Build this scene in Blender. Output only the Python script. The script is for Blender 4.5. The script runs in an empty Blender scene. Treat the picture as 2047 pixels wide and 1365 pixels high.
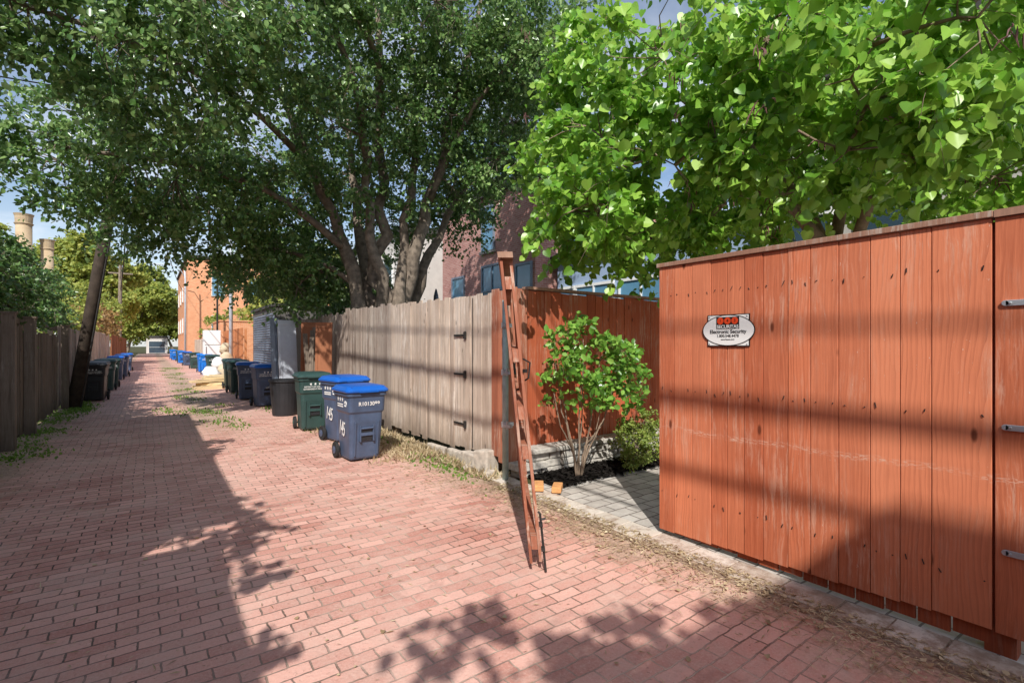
import bpy, math, random
import numpy as np
from mathutils import Vector, Matrix
random.seed(7); rng=np.random.default_rng(11)
S=bpy.context.scene; C=S.collection
S.view_settings.view_transform='Standard'; S.view_settings.look='None'; S.view_settings.exposure=0
R=math.radians
# ---------------------------------------------------------------- materials
def new_mat(name):
    m=bpy.data.materials.new(name); m.use_nodes=True
    nt=m.node_tree; nt.nodes.clear()
    o=nt.nodes.new('ShaderNodeOutputMaterial'); p=nt.nodes.new('ShaderNodeBsdfPrincipled')
    nt.links.new(p.outputs[0],o.inputs[0])
    return m,nt,p,o
class G:
    def __init__(s,nt): s.nt=nt
    def n(s,t,**k):
        x=s.nt.nodes.new(t)
        for a,b in k.items(): setattr(x,a,b)
        return x
    def l(s,a,b): s.nt.links.new(a,b)
    def val(s,x,sock):
        if isinstance(x,bpy.types.NodeSocket): s.l(x,sock)
        else: sock.default_value=x
    def coord(s): return s.n('ShaderNodeTexCoord').outputs['Object']
    def noise(s,vec,scale,detail=4,rough=.55,out='Fac'):
        m=s.n('ShaderNodeTexNoise'); s.l(vec,m.inputs['Vector']); m.inputs['Scale'].default_value=scale
        m.inputs['Detail'].default_value=detail; m.inputs['Roughness'].default_value=rough
        return m.outputs[out]
    def ramp(s,fac,stops):
        m=s.n('ShaderNodeValToRGB'); s.l(fac,m.inputs[0]); e=m.color_ramp.elements
        while len(e)<len(stops): e.new(.5)
        for i,(p,c) in enumerate(stops):
            e[i].position=p; e[i].color=(c,c,c,1) if isinstance(c,(int,float)) else (*c,1)
        return m.outputs[0]
    def mix(s,f,a,b,mode='MIX'):
        m=s.n('ShaderNodeMix',data_type='RGBA',blend_type=mode)
        s.val(f,m.inputs[0])
        for x,k in ((a,6),(b,7)):
            if isinstance(x,tuple): m.inputs[k].default_value=(*x,1)
            else: s.l(x,m.inputs[k])
        return m.outputs[2]
    def math(s,op,a,b=0.0,c=None):
        m=s.n('ShaderNodeMath',operation=op); s.val(a,m.inputs[0]); s.val(b,m.inputs[1])
        if c is not None: s.val(c,m.inputs[2])
        return m.outputs[0]
    def smooth(s,x,a,b):
        m=s.n('ShaderNodeMapRange',interpolation_type='SMOOTHSTEP'); s.l(x,m.inputs[0])
        m.inputs[1].default_value=a; m.inputs[2].default_value=b
        return m.outputs[0]
    def bump(s,h,strength,dist,p):
        b=s.n('ShaderNodeBump'); b.inputs['Strength'].default_value=strength; b.inputs['Distance'].default_value=dist
        s.l(h,b.inputs['Height']); s.l(b.outputs[0],p.inputs['Normal'])
    def rand(s): return s.n('ShaderNodeNewGeometry').outputs['Random Per Island']
    def xyz(s,v):
        m=s.n('ShaderNodeSeparateXYZ'); s.l(v,m.inputs[0]); return m.outputs
    def comb(s,x,y,z=0.0):
        m=s.n('ShaderNodeCombineXYZ'); s.val(x,m.inputs[0]); s.val(y,m.inputs[1]); s.val(z,m.inputs[2]); return m.outputs[0]
def plain(name,col,rough=.6,metal=0,var=.25,scale=6,bump=.1,spec=.4):
    m,nt,p,o=new_mat(name); g=G(nt); c=g.coord()
    n=g.noise(c,scale,6); n2=g.noise(c,scale*9,4)
    dark=tuple(x*(1-var) for x in col); lite=tuple(min(1,x*(1+var)) for x in col)
    col1=g.mix(g.ramp(n,[(.3,0.),(.7,1.)]),dark,lite)
    col2=g.mix(.35,col1,g.mix(n2,dark,lite))
    g.l(col2,p.inputs['Base Color']); p.inputs['Roughness'].default_value=rough; p.inputs['Metallic'].default_value=metal
    p.inputs['Specular IOR Level'].default_value=spec
    if bump: g.bump(n2,bump,.01,p)
    return m
def wood(name,base,dark,lite,weather=None,wamt=.3,scuff=False,grain=1.0,rough=.75,lowdark=.4,bv=.35,stain=0.):
    m,nt,p,o=new_mat(name); g=G(nt); c=g.coord(); r=g.rand()
    off=g.math('MULTIPLY',r,37.0)
    s=g.xyz(c); u=g.math('ADD',g.math('ADD',s[0],s[1]),off)
    wz=g.math('MULTIPLY',g.noise(g.comb(g.math('MULTIPLY',u,6.),off,g.math('MULTIPLY',s[2],1.6)),1.0,3,.5),.07)
    u2=g.math('ADD',u,wz)
    v=g.comb(g.math('MULTIPLY',u2,85.0),off,g.math('MULTIPLY',s[2],2.0))
    wv=g.n('ShaderNodeTexWave',wave_type='RINGS',rings_direction='Y',wave_profile='SAW'); g.l(g.comb(g.math('MULTIPLY',g.math('SUBTRACT',u2,off),11.0),off,g.math('MULTIPLY',s[2],.6)),wv.inputs['Vector'])
    wv.inputs['Scale'].default_value=1.5; wv.inputs['Distortion'].default_value=6; wv.inputs['Detail'].default_value=4; wv.inputs['Detail Scale'].default_value=.7
    n=g.noise(v,1.0,6,.7)
    wsel=g.math('MULTIPLY',g.smooth(g.math('FRACT',g.math('MULTIPLY',r,3.7)),.35,.6),.26)
    gr=g.math('ADD',g.math('MULTIPLY',n,.82),g.math('MULTIPLY',wv.outputs['Fac'],wsel))
    col=g.mix(g.ramp(gr,[(.28,0.),(.58,1.)]),dark,base)
    col=g.mix(g.math('MULTIPLY',r,.5),col,lite)
    r2=g.math('FRACT',g.math('MULTIPLY',r,7.31))
    col=g.mix(g.math('MULTIPLY',r2,bv),col,dark)
    blotch=g.noise(c,1.3,5,.6)
    col=g.mix(g.math('MULTIPLY',g.ramp(blotch,[(.45,0.),(.7,1.)]),.35),col,dark)
    if weather:
        w=g.ramp(g.noise(g.comb(g.math('MULTIPLY',u2,34.0),off,g.math('MULTIPLY',s[2],2.6)),1.0,7,.78),[(.50,0.),(.60,1.)])
        w2=g.ramp(g.noise(c,1.7,3),[(.42,0.),(.62,1.)])
        col=g.mix(g.math('MULTIPLY',g.math('MULTIPLY',w,w2),wamt),col,weather)
    if stain:
        st=g.ramp(g.noise(g.comb(g.math('MULTIPLY',u2,16.0),off,g.math('MULTIPLY',s[2],.9)),1.0,6,.7),[(.50,0.),(.64,1.)])
        col=g.mix(g.math('MULTIPLY',st,stain),col,tuple(x*.5 for x in dark))
    if scuff:
        zz=g.math('ADD',s[2],g.math('MULTIPLY',g.noise(g.comb(s[0],g.math('MULTIPLY',s[1],.8),0.),1.5,2),.12))
        band=g.math('SUBTRACT',1.0,g.smooth(g.math('ABSOLUTE',g.math('SUBTRACT',zz,.915)),.002,.028))
        nn=g.ramp(g.noise(g.comb(g.math('MULTIPLY',s[1],24.),0.,g.math('MULTIPLY',s[2],90.)),1.0,5,.8),[(.49,0.),(.57,1.)])
        nb=g.ramp(g.noise(g.comb(0.,g.math('MULTIPLY',s[1],3.),0.),1.,2),[(.40,.25),(.6,1.)])
        col=g.mix(g.math('MULTIPLY',nb,g.math('MULTIPLY',g.math('MULTIPLY',band,nn),.75)),col,(.76,.56,.43))
        ch=g.ramp(g.noise(g.comb(g.math('MULTIPLY',s[1],70.),0.,g.math('MULTIPLY',s[2],20.)),1.0,3,.8),[(.66,0.),(.70,1.)])
        chm=g.math('MULTIPLY',g.ramp(g.noise(c,2.3,2),[(.46,0.),(.6,1.)]),g.math('ADD',.22,g.math('MULTIPLY',.78,g.math('SUBTRACT',1.,g.smooth(s[1],.5,1.4)))))
        col=g.mix(g.math('MULTIPLY',ch,chm),col,(.74,.56,.44))
    vo=g.n('ShaderNodeTexVoronoi'); g.l(g.comb(g.math('MULTIPLY',u,7.0),off,g.math('MULTIPLY',s[2],2.6)),vo.inputs['Vector']); vo.inputs['Scale'].default_value=.8
    k=g.math('SUBTRACT',1.0,g.smooth(vo.outputs['Distance'],.04,.10))
    col=g.mix(g.math('MULTIPLY',k,.85),col,tuple(x*.3 for x in dark))
    low=g.math('SUBTRACT',1.0,g.smooth(g.math('ADD',s[2],g.math('MULTIPLY',g.noise(c,8,4),.3)),.1,.6))
    col=g.mix(g.math('MULTIPLY',low,lowdark),col,tuple(x*.45 for x in dark))  # boards get darker towards the bottom
    g.l(col,p.inputs['Base Color']); p.inputs['Roughness'].default_value=rough; p.inputs['Specular IOR Level'].default_value=.22
    g.bump(gr,.3*grain,.003,p)
    return m
def leafmat(name,dark,mid,lite,trans=.3,rough=.4,clump=1.2):
    m,nt,p,o=new_mat(name); g=G(nt); r=g.rand(); c=g.coord()
    n=g.noise(c,clump,2)
    f=g.math('ADD',g.math('MULTIPLY',r,.7),g.math('MULTIPLY',n,.4))
    col=g.ramp(f,[(.12,dark),(.5,mid),(.95,lite)])
    g.l(col,p.inputs['Base Color']); p.inputs['Roughness'].default_value=rough; p.inputs['Specular IOR Level'].default_value=.5
    t=g.n('ShaderNodeBsdfTranslucent'); g.l(g.mix(.6,col,tuple(min(1,x*1.6) for x in lite)),t.inputs[0])
    mx=g.n('ShaderNodeMixShader'); mx.inputs[0].default_value=trans
    g.l(p.outputs[0],mx.inputs[1]); g.l(t.outputs[0],mx.inputs[2]); g.l(mx.outputs[0],o.inputs[0])
    return m
def brickwall(name,c1,c2,mortar,bw=.21,rh=.07,stain=.3):
    m,nt,p,o=new_mat(name); g=G(nt); c=g.coord(); s=g.xyz(c)
    v=g.comb(g.math('ADD',s[0],s[1]),s[2])
    b=g.n('ShaderNodeTexBrick'); g.l(v,b.inputs['Vector']); b.inputs['Color1'].default_value=(*c1,1); b.inputs['Color2'].default_value=(*c2,1); b.inputs['Mortar'].default_value=(*mortar,1)
    b.inputs['Scale'].default_value=1; b.inputs['Brick Width'].default_value=bw; b.inputs['Row Height'].default_value=rh; b.inputs['Mortar Size'].default_value=.006
    n=g.ramp(g.noise(c,.8,5),[(.35,0.),(.7,1.)])
    col=g.mix(g.math('MULTIPLY',n,stain),b.outputs['Color'],tuple(x*.5 for x in c1))
    g.l(col,p.inputs['Base Color']); p.inputs['Roughness'].default_value=.9
    g.bump(b.outputs['Fac'],-.4,.01,p)
    return m
def paving():
    m,nt,p,o=new_mat('red_brick_paving'); g=G(nt); c=g.coord()
    wob=g.noise(c,.9,2,.5,'Color')
    mv=g.n('ShaderNodeVectorMath',operation='MULTIPLY_ADD'); g.l(wob,mv.inputs[0]); mv.inputs[1].default_value=(.09,.09,0); g.l(c,mv.inputs[2])
    wob2=g.noise(c,13,3,.6,'Color')
    mv2=g.n('ShaderNodeVectorMath',operation='MULTIPLY_ADD'); g.l(wob2,mv2.inputs[0]); mv2.inputs[1].default_value=(.020,.020,0); g.l(mv.outputs[0],mv2.inputs[2])
    b=g.n('ShaderNodeTexBrick'); g.l(mv2.outputs[0],b.inputs['Vector'])
    b.inputs['Color1'].default_value=(.50,.205,.155,1); b.inputs['Color2'].default_value=(.80,.45,.36,1); b.inputs['Mortar'].default_value=(0,0,0,1)
    b.inputs['Scale'].default_value=1; b.inputs['Brick Width'].default_value=.19; b.inputs['Row Height'].default_value=.095; b.inputs['Mortar Size'].default_value=.005; b.inputs['Mortar Smooth'].default_value=.3
    b.inputs['Bias'].default_value=.0
    s=g.xyz(c)
    big=g.noise(c,.45,4); med=g.noise(c,3.2,5,.65); fine=g.noise(c,70,4,.7)
    col=g.mix(g.ramp(big,[(.38,0.),(.65,.5)]),b.outputs['Color'],(.80,.50,.41))
    col=g.mix(g.math('MULTIPLY',g.ramp(med,[(.45,0.),(.75,1.)]),.5),col,(.36,.165,.125))
    col=g.mix(g.math('MULTIPLY',g.ramp(fine,[(.48,0.),(.72,1.)]),.4),col,(.86,.62,.52))
    pit=g.ramp(g.noise(c,38,5,.7),[(.58,0.),(.68,1.)])
    col=g.mix(g.math('MULTIPLY',pit,.55),col,(.25,.11,.085))
    blot=g.ramp(g.noise(c,1.1,6,.7),[(.60,0.),(.66,1.)])
    col=g.mix(g.math('MULTIPLY',blot,.4),col,(.28,.125,.10))
    mfac=b.outputs['Fac']
    mcol=g.mix(g.ramp(g.noise(c,1.1,4),[(.4,0.),(.6,1.)]),(.19,.125,.09),(.62,.46,.36))
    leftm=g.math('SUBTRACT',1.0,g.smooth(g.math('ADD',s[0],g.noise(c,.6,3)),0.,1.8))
    mcol=g.mix(g.math('MULTIPLY',leftm,.85),mcol,(.05,.04,.03))  # joints darkened on the left: moss and shade both put into the colour
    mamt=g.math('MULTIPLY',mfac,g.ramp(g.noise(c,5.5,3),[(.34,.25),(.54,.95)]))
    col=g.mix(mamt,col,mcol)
    jn=g.noise(c,2.6,6,.7)
    xr=g.math('ADD',s[0],g.math('MULTIPLY',g.math('SUBTRACT',jn,.5),1.5))
    right=g.smooth(xr,2.45,3.05); left=g.math('SUBTRACT',1.0,g.smooth(xr,-1.5,-1.0))
    mid=g.math('SUBTRACT',1.0,g.smooth(g.math('ABSOLUTE',g.math('SUBTRACT',xr,1.0)),.15,.6))
    mid=g.math('MULTIPLY',mid,g.smooth(s[1],8.5,13.))
    d=g.math('MAXIMUM',g.math('MAXIMUM',right,left),mid)
    dcol=g.mix(g.ramp(g.noise(c,34,6,.8),[(.35,0.),(.65,1.)]),(.17,.11,.07),(.60,.45,.32))
    col=g.mix(g.math('MULTIPLY',d,.85),col,dcol)
    dust=g.ramp(g.noise(c,1.6,8,.8),[(.46,0.),(.68,.7)])
    col=g.mix(dust,col,(.78,.55,.45))
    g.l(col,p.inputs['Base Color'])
    g.l(g.ramp(med,[(.3,.62),(.7,.9)]),p.inputs['Roughness']); p.inputs['Specular IOR Level'].default_value=.35
    perb=g.n('ShaderNodeSeparateColor'); g.l(b.outputs['Color'],perb.inputs[0])
    h=g.math('ADD',g.math('MULTIPLY',mamt,-1.0),g.math('ADD',g.math('MULTIPLY',g.noise(c,45,5,.7),.6),g.math('MULTIPLY',perb.outputs[0],1.3)))
    g.bump(h,.7,.012,p)
    return m
def groundmat(name,a,b,scale=12,bump=.6,dist=.03):
    m,nt,p,o=new_mat(name); g=G(nt); c=g.coord()
    n=g.noise(c,scale,8,.7); n2=g.noise(c,scale*.12,3)
    col=g.mix(g.ramp(n,[(.35,0.),(.65,1.)]),a,b); col=g.mix(g.math('MULTIPLY',n2,.5),col,tuple(x*.6 for x in a))
    g.l(col,p.inputs['Base Color']); p.inputs['Roughness'].default_value=.95; p.inputs['Specular IOR Level'].default_value=.1
    g.bump(n,bump,dist,p); return m
def paver(name,c1,c2,mort,bw,rh):
    m,nt,p,o=new_mat(name); g=G(nt); c=g.coord()
    w=g.noise(c,5,2,.5,'Color'); mv=g.n('ShaderNodeVectorMath',operation='MULTIPLY_ADD'); g.l(w,mv.inputs[0]); mv.inputs[1].default_value=(.03,.03,0); g.l(c,mv.inputs[2])
    b=g.n('ShaderNodeTexBrick'); g.l(mv.outputs[0],b.inputs['Vector']); b.inputs['Color1'].default_value=(*c1,1); b.inputs['Color2'].default_value=(*c2,1); b.inputs['Mortar'].default_value=(*mort,1)
    b.inputs['Scale'].default_value=1; b.inputs['Brick Width'].default_value=bw; b.inputs['Row Height'].default_value=rh; b.inputs['Mortar Size'].default_value=.007
    col=g.mix(g.math('MULTIPLY',g.ramp(g.noise(c,6,7,.7),[(.4,0.),(.7,1.)]),.5),b.outputs['Color'],tuple(x*.5 for x in c1))
    g.l(col,p.inputs['Base Color']); p.inputs['Roughness'].default_value=.9
    g.bump(g.math('ADD',g.math('MULTIPLY',b.outputs['Fac'],-1.),g.math('MULTIPLY',g.noise(c,40,5),.5)),.6,.01,p); return m
def edgemat():
    m,nt,p,o=new_mat('dusty_edge_stone'); g=G(nt); c=g.coord(); r=g.rand(); s=g.xyz(c)
    col=g.mix(r,(.62,.54,.45),(.72,.64,.55))
    col=g.mix(g.math('MULTIPLY',g.ramp(g.noise(c,6,8,.75),[(.46,0.),(.60,1.)]),.75),col,(.30,.20,.14))
    near=g.math('SUBTRACT',1.,g.smooth(s[1],1.,3.0))
    col=g.mix(g.math('MULTIPLY',near,g.ramp(g.noise(c,3,6,.7),[(.38,0.),(.6,.75)])),col,(.28,.19,.13))
    g.l(col,p.inputs['Base Color']); p.inputs['Roughness'].default_value=.95
    g.bump(g.noise(c,40,5,.7),.7,.01,p); return m
M={}
M['pave']=paving()
M['ground']=groundmat('soil_and_grass',(.05,.06,.02),(.13,.11,.06),3)
M['mulch']=groundmat('black_mulch',(.012,.010,.009),(.05,.042,.036),45,1,.05)
M['drive']=paver('grey_pavers',(.46,.41,.36),(.62,.57,.51),(.17,.14,.12),.23,.15)
M['curb']=edgemat()
M['redwood']=wood('red_stained_wood',(.74,.225,.105),(.37,.085,.036),(.84,.32,.17),weather=(.78,.52,.38),wamt=.4,scuff=True,lowdark=.2,bv=.3,grain=1.2)
M['redwood2']=wood('red_stained_wood_old',(.54,.125,.05),(.28,.055,.022),(.62,.18,.085),weather=(.55,.36,.26),wamt=.6)
M['redpanel']=wood('red_weathered_gate_frame',(.48,.155,.08),(.24,.075,.045),(.56,.25,.15),weather=(.66,.52,.41),wamt=.85,stain=.3)
M['capwood']=wood('weathered_cap_rail',(.42,.21,.13),(.24,.12,.08),(.48,.32,.23),weather=(.55,.47,.39),wamt=.7)
M['grey']=wood('weathered_tan_boards',(.76,.62,.49),(.38,.275,.205),(.84,.73,.62),weather=(.86,.79,.70),wamt=.7,grain=2,lowdark=.85,bv=.55,stain=.55)
M['grey2']=wood('weathered_grey_boards',(.50,.41,.34),(.23,.17,.135),(.60,.52,.44),weather=(.66,.61,.55),wamt=.6,grain=2,lowdark=.8,bv=.6,stain=.55)
M['darkwood']=wood('dark_weathered_wood',(.26,.20,.15),(.11,.08,.055),(.33,.27,.22),weather=(.40,.36,.31),wamt=.5,lowdark=.6,stain=.4)
M['orangewood']=wood('orange_fence_wood',(.62,.23,.09),(.42,.14,.055),(.70,.33,.15))
M['plywood']=wood('brown_plywood',(.38,.15,.07),(.24,.09,.045),(.42,.19,.10))
M['bark']=plain('grey_brown_bark',(.25,.20,.155),.95,0,.65,9,1,.15)
M['polewood']=plain('dark_creosote_pole',(.07,.052,.04),.9,0,.5,8,.8,.2)
M['bark2']=plain('young_bark',(.26,.19,.135),.9,0,.4,14,.5,.2)
M['pear']=leafmat('pear_leaves',(.036,.095,.018),(.090,.19,.042),(.32,.45,.16),.28,.28)
M['redbud']=leafmat('redbud_leaves',(.055,.15,.018),(.16,.36,.032),(.42,.62,.11),.34,.34,1.6)
M['camellia']=leafmat('camellia_leaves',(.05,.14,.018),(.14,.31,.04),(.32,.52,.10),.25,.28)
M['azalea']=leafmat('azalea_leaves',(.09,.14,.02),(.18,.26,.04),(.36,.40,.10),.25,.5)
M['holly']=leafmat('holly_leaves',(.024,.065,.014),(.06,.14,.03),(.20,.31,.09),.22,.30)
M['fartree']=leafmat('far_tree_leaves',(.10,.16,.025),(.23,.30,.05),(.48,.48,.11),.38,.6,.25)
M['rust_shrub']=leafmat('rusty_shrub_leaves',(.14,.11,.03),(.30,.17,.06),(.44,.27,.10),.3,.6,.8)
M['weed']=leafmat('weed_leaves',(.06,.13,.015),(.12,.24,.03),(.24,.36,.06),.3,.6)
M['litter']=leafmat('dry_leaf_litter',(.18,.12,.06),(.44,.33,.19),(.68,.58,.38),.15,.8)
M['pod']=plain('seed_pods',(.17,.075,.07),.7,0,.3)
M['navy']=plain('slate_blue_plastic',(.068,.098,.165),.42,0,.3,5,.08,.5)
M['blue']=plain('blue_plastic_lid',(.010,.115,.50),.33,0,.15,4,.04,.5)
M['brightblue']=plain('bright_blue_plastic',(.01,.17,.60),.4,0,.15,4,.04,.5)
M['green']=plain('dark_green_plastic',(.026,.064,.058),.5,0,.25,5,.05,.5)
M['black']=plain('black_plastic',(.018,.019,.022),.5,0,.3,5,.05,.5)
M['rubber']=plain('black_rubber',(.02,.02,.02),.8,0,.3)
M['white']=plain('white_paint',(.80,.80,.78),.5,0,.05,4,0)
M['cream']=plain('sign_cream',(.86,.85,.81),.4,0,.03,4,0)
M['ink']=plain('black_ink',(.012,.012,.012),.5,0,.1,4,0)
M['redink']=plain('red_ink',(.85,.08,.02),.45,0,.05,4,0)
M['steel']=plain('galvanised_steel',(.55,.58,.60),.42,.6,.25,12,.1)
M['postpaint']=plain('green_grey_post_paint',(.38,.47,.45),.6,.2,.3,10,.3)
M['iron']=plain('black_iron',(.04,.036,.033),.6,.4,.4,14,.3)
M['rollup']=plain('grey_rollup_door',(.22,.27,.34),.5,.1,.15,3,.1)
M['sheet']=plain('grey_metal_sheet',(.62,.66,.72),.5,.1,.15,3,.05)
M['stone']=plain('retaining_wall_stone',(.54,.50,.44),.95,0,.45,16,.9)
M['concrete']=plain('rough_concrete',(.56,.49,.41),.95,0,.4,14,.9)
M['orangebrick']=plain('loose_orange_brick',(.70,.34,.13),.9,0,.3,14,.5)
M['brickhouse']=brickwall('old_red_brick',(.42,.16,.13),(.56,.28,.23),(.54,.47,.43))
M['brickorange']=brickwall('orange_brick',(.70,.26,.11),(.80,.37,.18),(.70,.49,.36),.21,.07,.15)
M['brickgarage']=brickwall('garage_brick',(.30,.10,.07),(.36,.14,.10),(.3,.26,.23))
M['stucco']=plain('grey_beige_stucco',(.44,.42,.39),.9,0,.12,3,.3)
M['bluehouse']=plain('blue_grey_siding',(.32,.42,.58),.8,0,.1,3,.1)
M['darkwall']=plain('dark_garage_wall',(.12,.11,.10),.9,0,.25,3,.2)
M['lighthouse']=plain('pale_stucco',(.60,.56,.52),.9,0,.12,3,.2)
M['tan']=brickwall('tan_brick',(.50,.36,.21),(.60,.45,.28),(.42,.36,.28),.25,.12,.6)
M['glass']=plain('window_glass',(.04,.07,.10),.08,0,.3,.6,0,.9)
M['bluegl']=plain('sky_blue_window',(.12,.28,.42),.1,0,.3,.6,0,.9)
M['roof']=plain('dark_roofing',(.06,.055,.05),.8,0,.3)
M['card']=plain('pale_cardboard',(.74,.56,.32),.8,0,.12,3,.05)
M['bagtan']=plain('tan_cloth',(.55,.45,.31),.8,0,.3,4,.3)
M['wire']=plain('black_cable',(.02,.02,.02),.6,0,.2)
M['umbrella']=plain('grey_blue_fabric',(.10,.12,.17),.8,0,.2)
# ---------------------------------------------------------------- mesh tools
class MB:
    def __init__(s): s.v=[]; s.f=[]
    def add(s,v,f):
        b=len(s.v); s.v+= [tuple(x) for x in v]; s.f+= [tuple(i+b for i in q) for q in f]; return s
    def hexa(s,p):
        return s.add(p,[(3,2,1,0),(4,5,6,7),(0,1,5,4),(1,2,6,5),(2,3,7,6),(3,0,4,7)])
    def box(s,x0,x1,y0,y1,z0,z1):
        return s.hexa([(x0,y0,z0),(x1,y0,z0),(x1,y1,z0),(x0,y1,z0),(x0,y0,z1),(x1,y0,z1),(x1,y1,z1),(x0,y1,z1)])
    def obox(s,c,sz,rot=(0,0,0)):
        from mathutils import Euler
        m=Euler(rot).to_matrix(); h=[x/2 for x in sz]; c=Vector(c)
        pts=[c+m@Vector((a*h[0],b*h[1],d*h[2])) for d in(-1,1) for a,b in((-1,-1),(1,-1),(1,1),(-1,1))]
        return s.hexa(pts)
    def tube(s,pts,rad,n=8,cap=True):
        pts=[Vector(p) for p in pts]; v=[];f=[]; prev=None
        for i,p in enumerate(pts):
            d=(pts[min(i+1,len(pts)-1)]-pts[max(i-1,0)])
            if d.length<1e-6: d=Vector((0,0,1))
            d.normalize()
            if prev is None:
                a=d.cross(Vector((0,0,1))) if abs(d.z)<.9 else d.cross(Vector((1,0,0)))
            else: a=prev-d*prev.dot(d)
            a.normalize(); prev=a; b=d.cross(a); r=rad[i] if isinstance(rad,(list,tuple)) else rad
            for k in range(n):
                t=2*math.pi*k/n; v.append(p+a*(r*math.cos(t))+b*(r*math.sin(t)))
        for i in range(len(pts)-1):
            for k in range(n):
                k2=(k+1)%n; f.append((i*n+k,i*n+k2,(i+1)*n+k2,(i+1)*n+k))
        if cap: f.append(tuple(range(n-1,-1,-1))); f.append(tuple((len(pts)-1)*n+k for k in range(n)))
        return s.add(v,f)
    def cyl(s,a,b,r,n=12,r2=None): return s.tube([a,b],[r,r2 if r2 is not None else r],n)
    def loft(s,rings,cap=True):
        n=len(rings[0]); v=[p for r in rings for p in r]; f=[]
        for i in range(len(rings)-1):
            for k in range(n):
                k2=(k+1)%n; f.append((i*n+k,i*n+k2,(i+1)*n+k2,(i+1)*n+k))
        if cap: f.append(tuple(range(n-1,-1,-1))); f.append(tuple((len(rings)-1)*n+k for k in range(n)))
        return s.add(v,f)
    def build(s,name,mat,parent=None,smooth=False,bevel=0):
        o0=Vector(parent['o']) if parent is not None and 'o' in parent.keys() else Vector((0,0,0))
        me=bpy.data.meshes.new(name); me.from_pydata([tuple(Vector(p)-o0) for p in s.v],[],s.f); me.validate(); me.update()
        me.materials.append(mat); ob=bpy.data.objects.new(name,me); C.objects.link(ob)
        if smooth: me.polygons.foreach_set('use_smooth',[True]*len(me.polygons))
        if bevel:
            md=ob.modifiers.new('bevel','BEVEL'); md.width=bevel; md.segments=2; md.limit_method='ANGLE'
        if parent is not None: ob.parent=parent
        return ob
def thing(name,label,cat,loc=(0,0,0),group=None,kind=None):
    e=bpy.data.objects.new(name,None); e.empty_display_size=.2; e.location=loc; C.objects.link(e)
    e['label']=label; e['category']=cat; e['o']=list(map(float,loc))
    if group: e['group']=group
    if kind: e['kind']=kind
    return e
def tag(o,label,cat,group=None,kind=None):
    o['label']=label; o['category']=cat
    if group: o['group']=group
    if kind: o['kind']=kind
    return o
def sheet(name,x0,x1,y0,y1,z,mat,label,cat,nx=1,ny=1,jit=0):
    b=MB(); v=[];f=[]
    for j in range(ny+1):
        for i in range(nx+1):
            v.append((x0+(x1-x0)*i/nx,y0+(y1-y0)*j/ny,z+(random.uniform(0,jit) if jit else 0)))
    for j in range(ny):
        for i in range(nx):
            a=j*(nx+1)+i; f.append((a,a+1,a+nx+2,a+nx+1))
    b.add(v,f); o=b.build(name,mat); tag(o,label,cat,kind='structure'); return o
def textmesh(name,body,size,mat,parent,M4,extr=.0008,spacing=1.0,bold=0):
    cu=bpy.data.curves.new(name,'FONT'); cu.body=body; cu.size=size; cu.extrude=extr; cu.align_x='CENTER'; cu.align_y='CENTER'; cu.offset=bold; cu.space_character=spacing
    t=bpy.data.objects.new(name+'_tmp',cu); C.objects.link(t); bpy.context.view_layer.update()
    me=bpy.data.meshes.new_from_object(t.evaluated_get(bpy.context.evaluated_depsgraph_get()))
    bpy.data.objects.remove(t); me.transform(M4); me.materials.clear(); me.materials.append(mat)
    ob=bpy.data.objects.new(name,me); C.objects.link(ob)
    if parent is not None: ob.parent=parent
    return ob
SH={}
SH['oval']=(np.array([(0,0,0),(-.32,.28,.07),(-.29,.68,.06),(0,1,-.04),(.29,.68,.06),(.32,.28,.07)]),[(0,3,2,1),(0,5,4,3)])
SH['heart']=(np.array([(0,.08,0),(-.22,-.04,.03),(-.45,.10,.08),(-.50,.36,.10),(-.34,.68,.05),(0,1.0,-.12),(.34,.68,.05),(.50,.36,.10),(.45,.10,.08),(.22,-.04,.03)]),[(0,5,4,3,2,1),(0,9,8,7,6,5)])
SH['rough']=(np.array([(0,0,0),(-.5,.3,.12),(-.35,.8,.0),(.05,1,-.1),(.4,.75,.05),(.5,.25,.1)]),[(0,3,2,1),(0,5,4,3)])
SH['blade']=(np.array([(0,0,0),(-.07,.4,.03),(0,1,-.05),(.07,.4,.03)]),[(0,2,1),(0,3,2)])
def nrm(a): return a/np.maximum(np.linalg.norm(a,axis=1,keepdims=True),1e-9)
def leaves(name,pos,axis,normal,size,shape,mat,parent=None):
    T,F=SH[shape]; N=len(pos); a=nrm(axis); n=normal-a*np.sum(normal*a,axis=1,keepdims=True); n=nrm(n); b=np.cross(a,n)
    fz=rng.uniform(.3,2.2,N)[:,None,None]
    V=pos[:,None,:]+size[:,None,None]*(T[None,:,0:1]*b[:,None,:]+T[None,:,1:2]*a[:,None,:]+fz*T[None,:,2:3]*n[:,None,:])
    if parent is not None and 'o' in parent.keys(): V=V-np.array(list(parent['o']))[None,None,:]
    V=V.reshape(-1,3); m=len(T); fl=np.concatenate([np.array(f) for f in F]); tot=np.array([len(f) for f in F])
    loops=(fl[None,:]+(np.arange(N)*m)[:,None]).reshape(-1); tots=np.tile(tot,N); starts=np.concatenate([[0],np.cumsum(tots)[:-1]])
    me=bpy.data.meshes.new(name); me.vertices.add(len(V)); me.vertices.foreach_set('co',V.astype(np.float32).ravel())
    me.loops.add(len(loops)); me.loops.foreach_set('vertex_index',loops.astype(np.int32))
    me.polygons.add(len(tots)); me.polygons.foreach_set('loop_start',starts.astype(np.int32)); me.polygons.foreach_set('loop_total',tots.astype(np.int32))
    me.update(calc_edges=True); me.materials.append(mat)
    ob=bpy.data.objects.new(name,me); C.objects.link(ob)
    if parent is not None: ob.parent=parent
    return ob
SUNV=np.array((-.433,-.603,.669))
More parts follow.
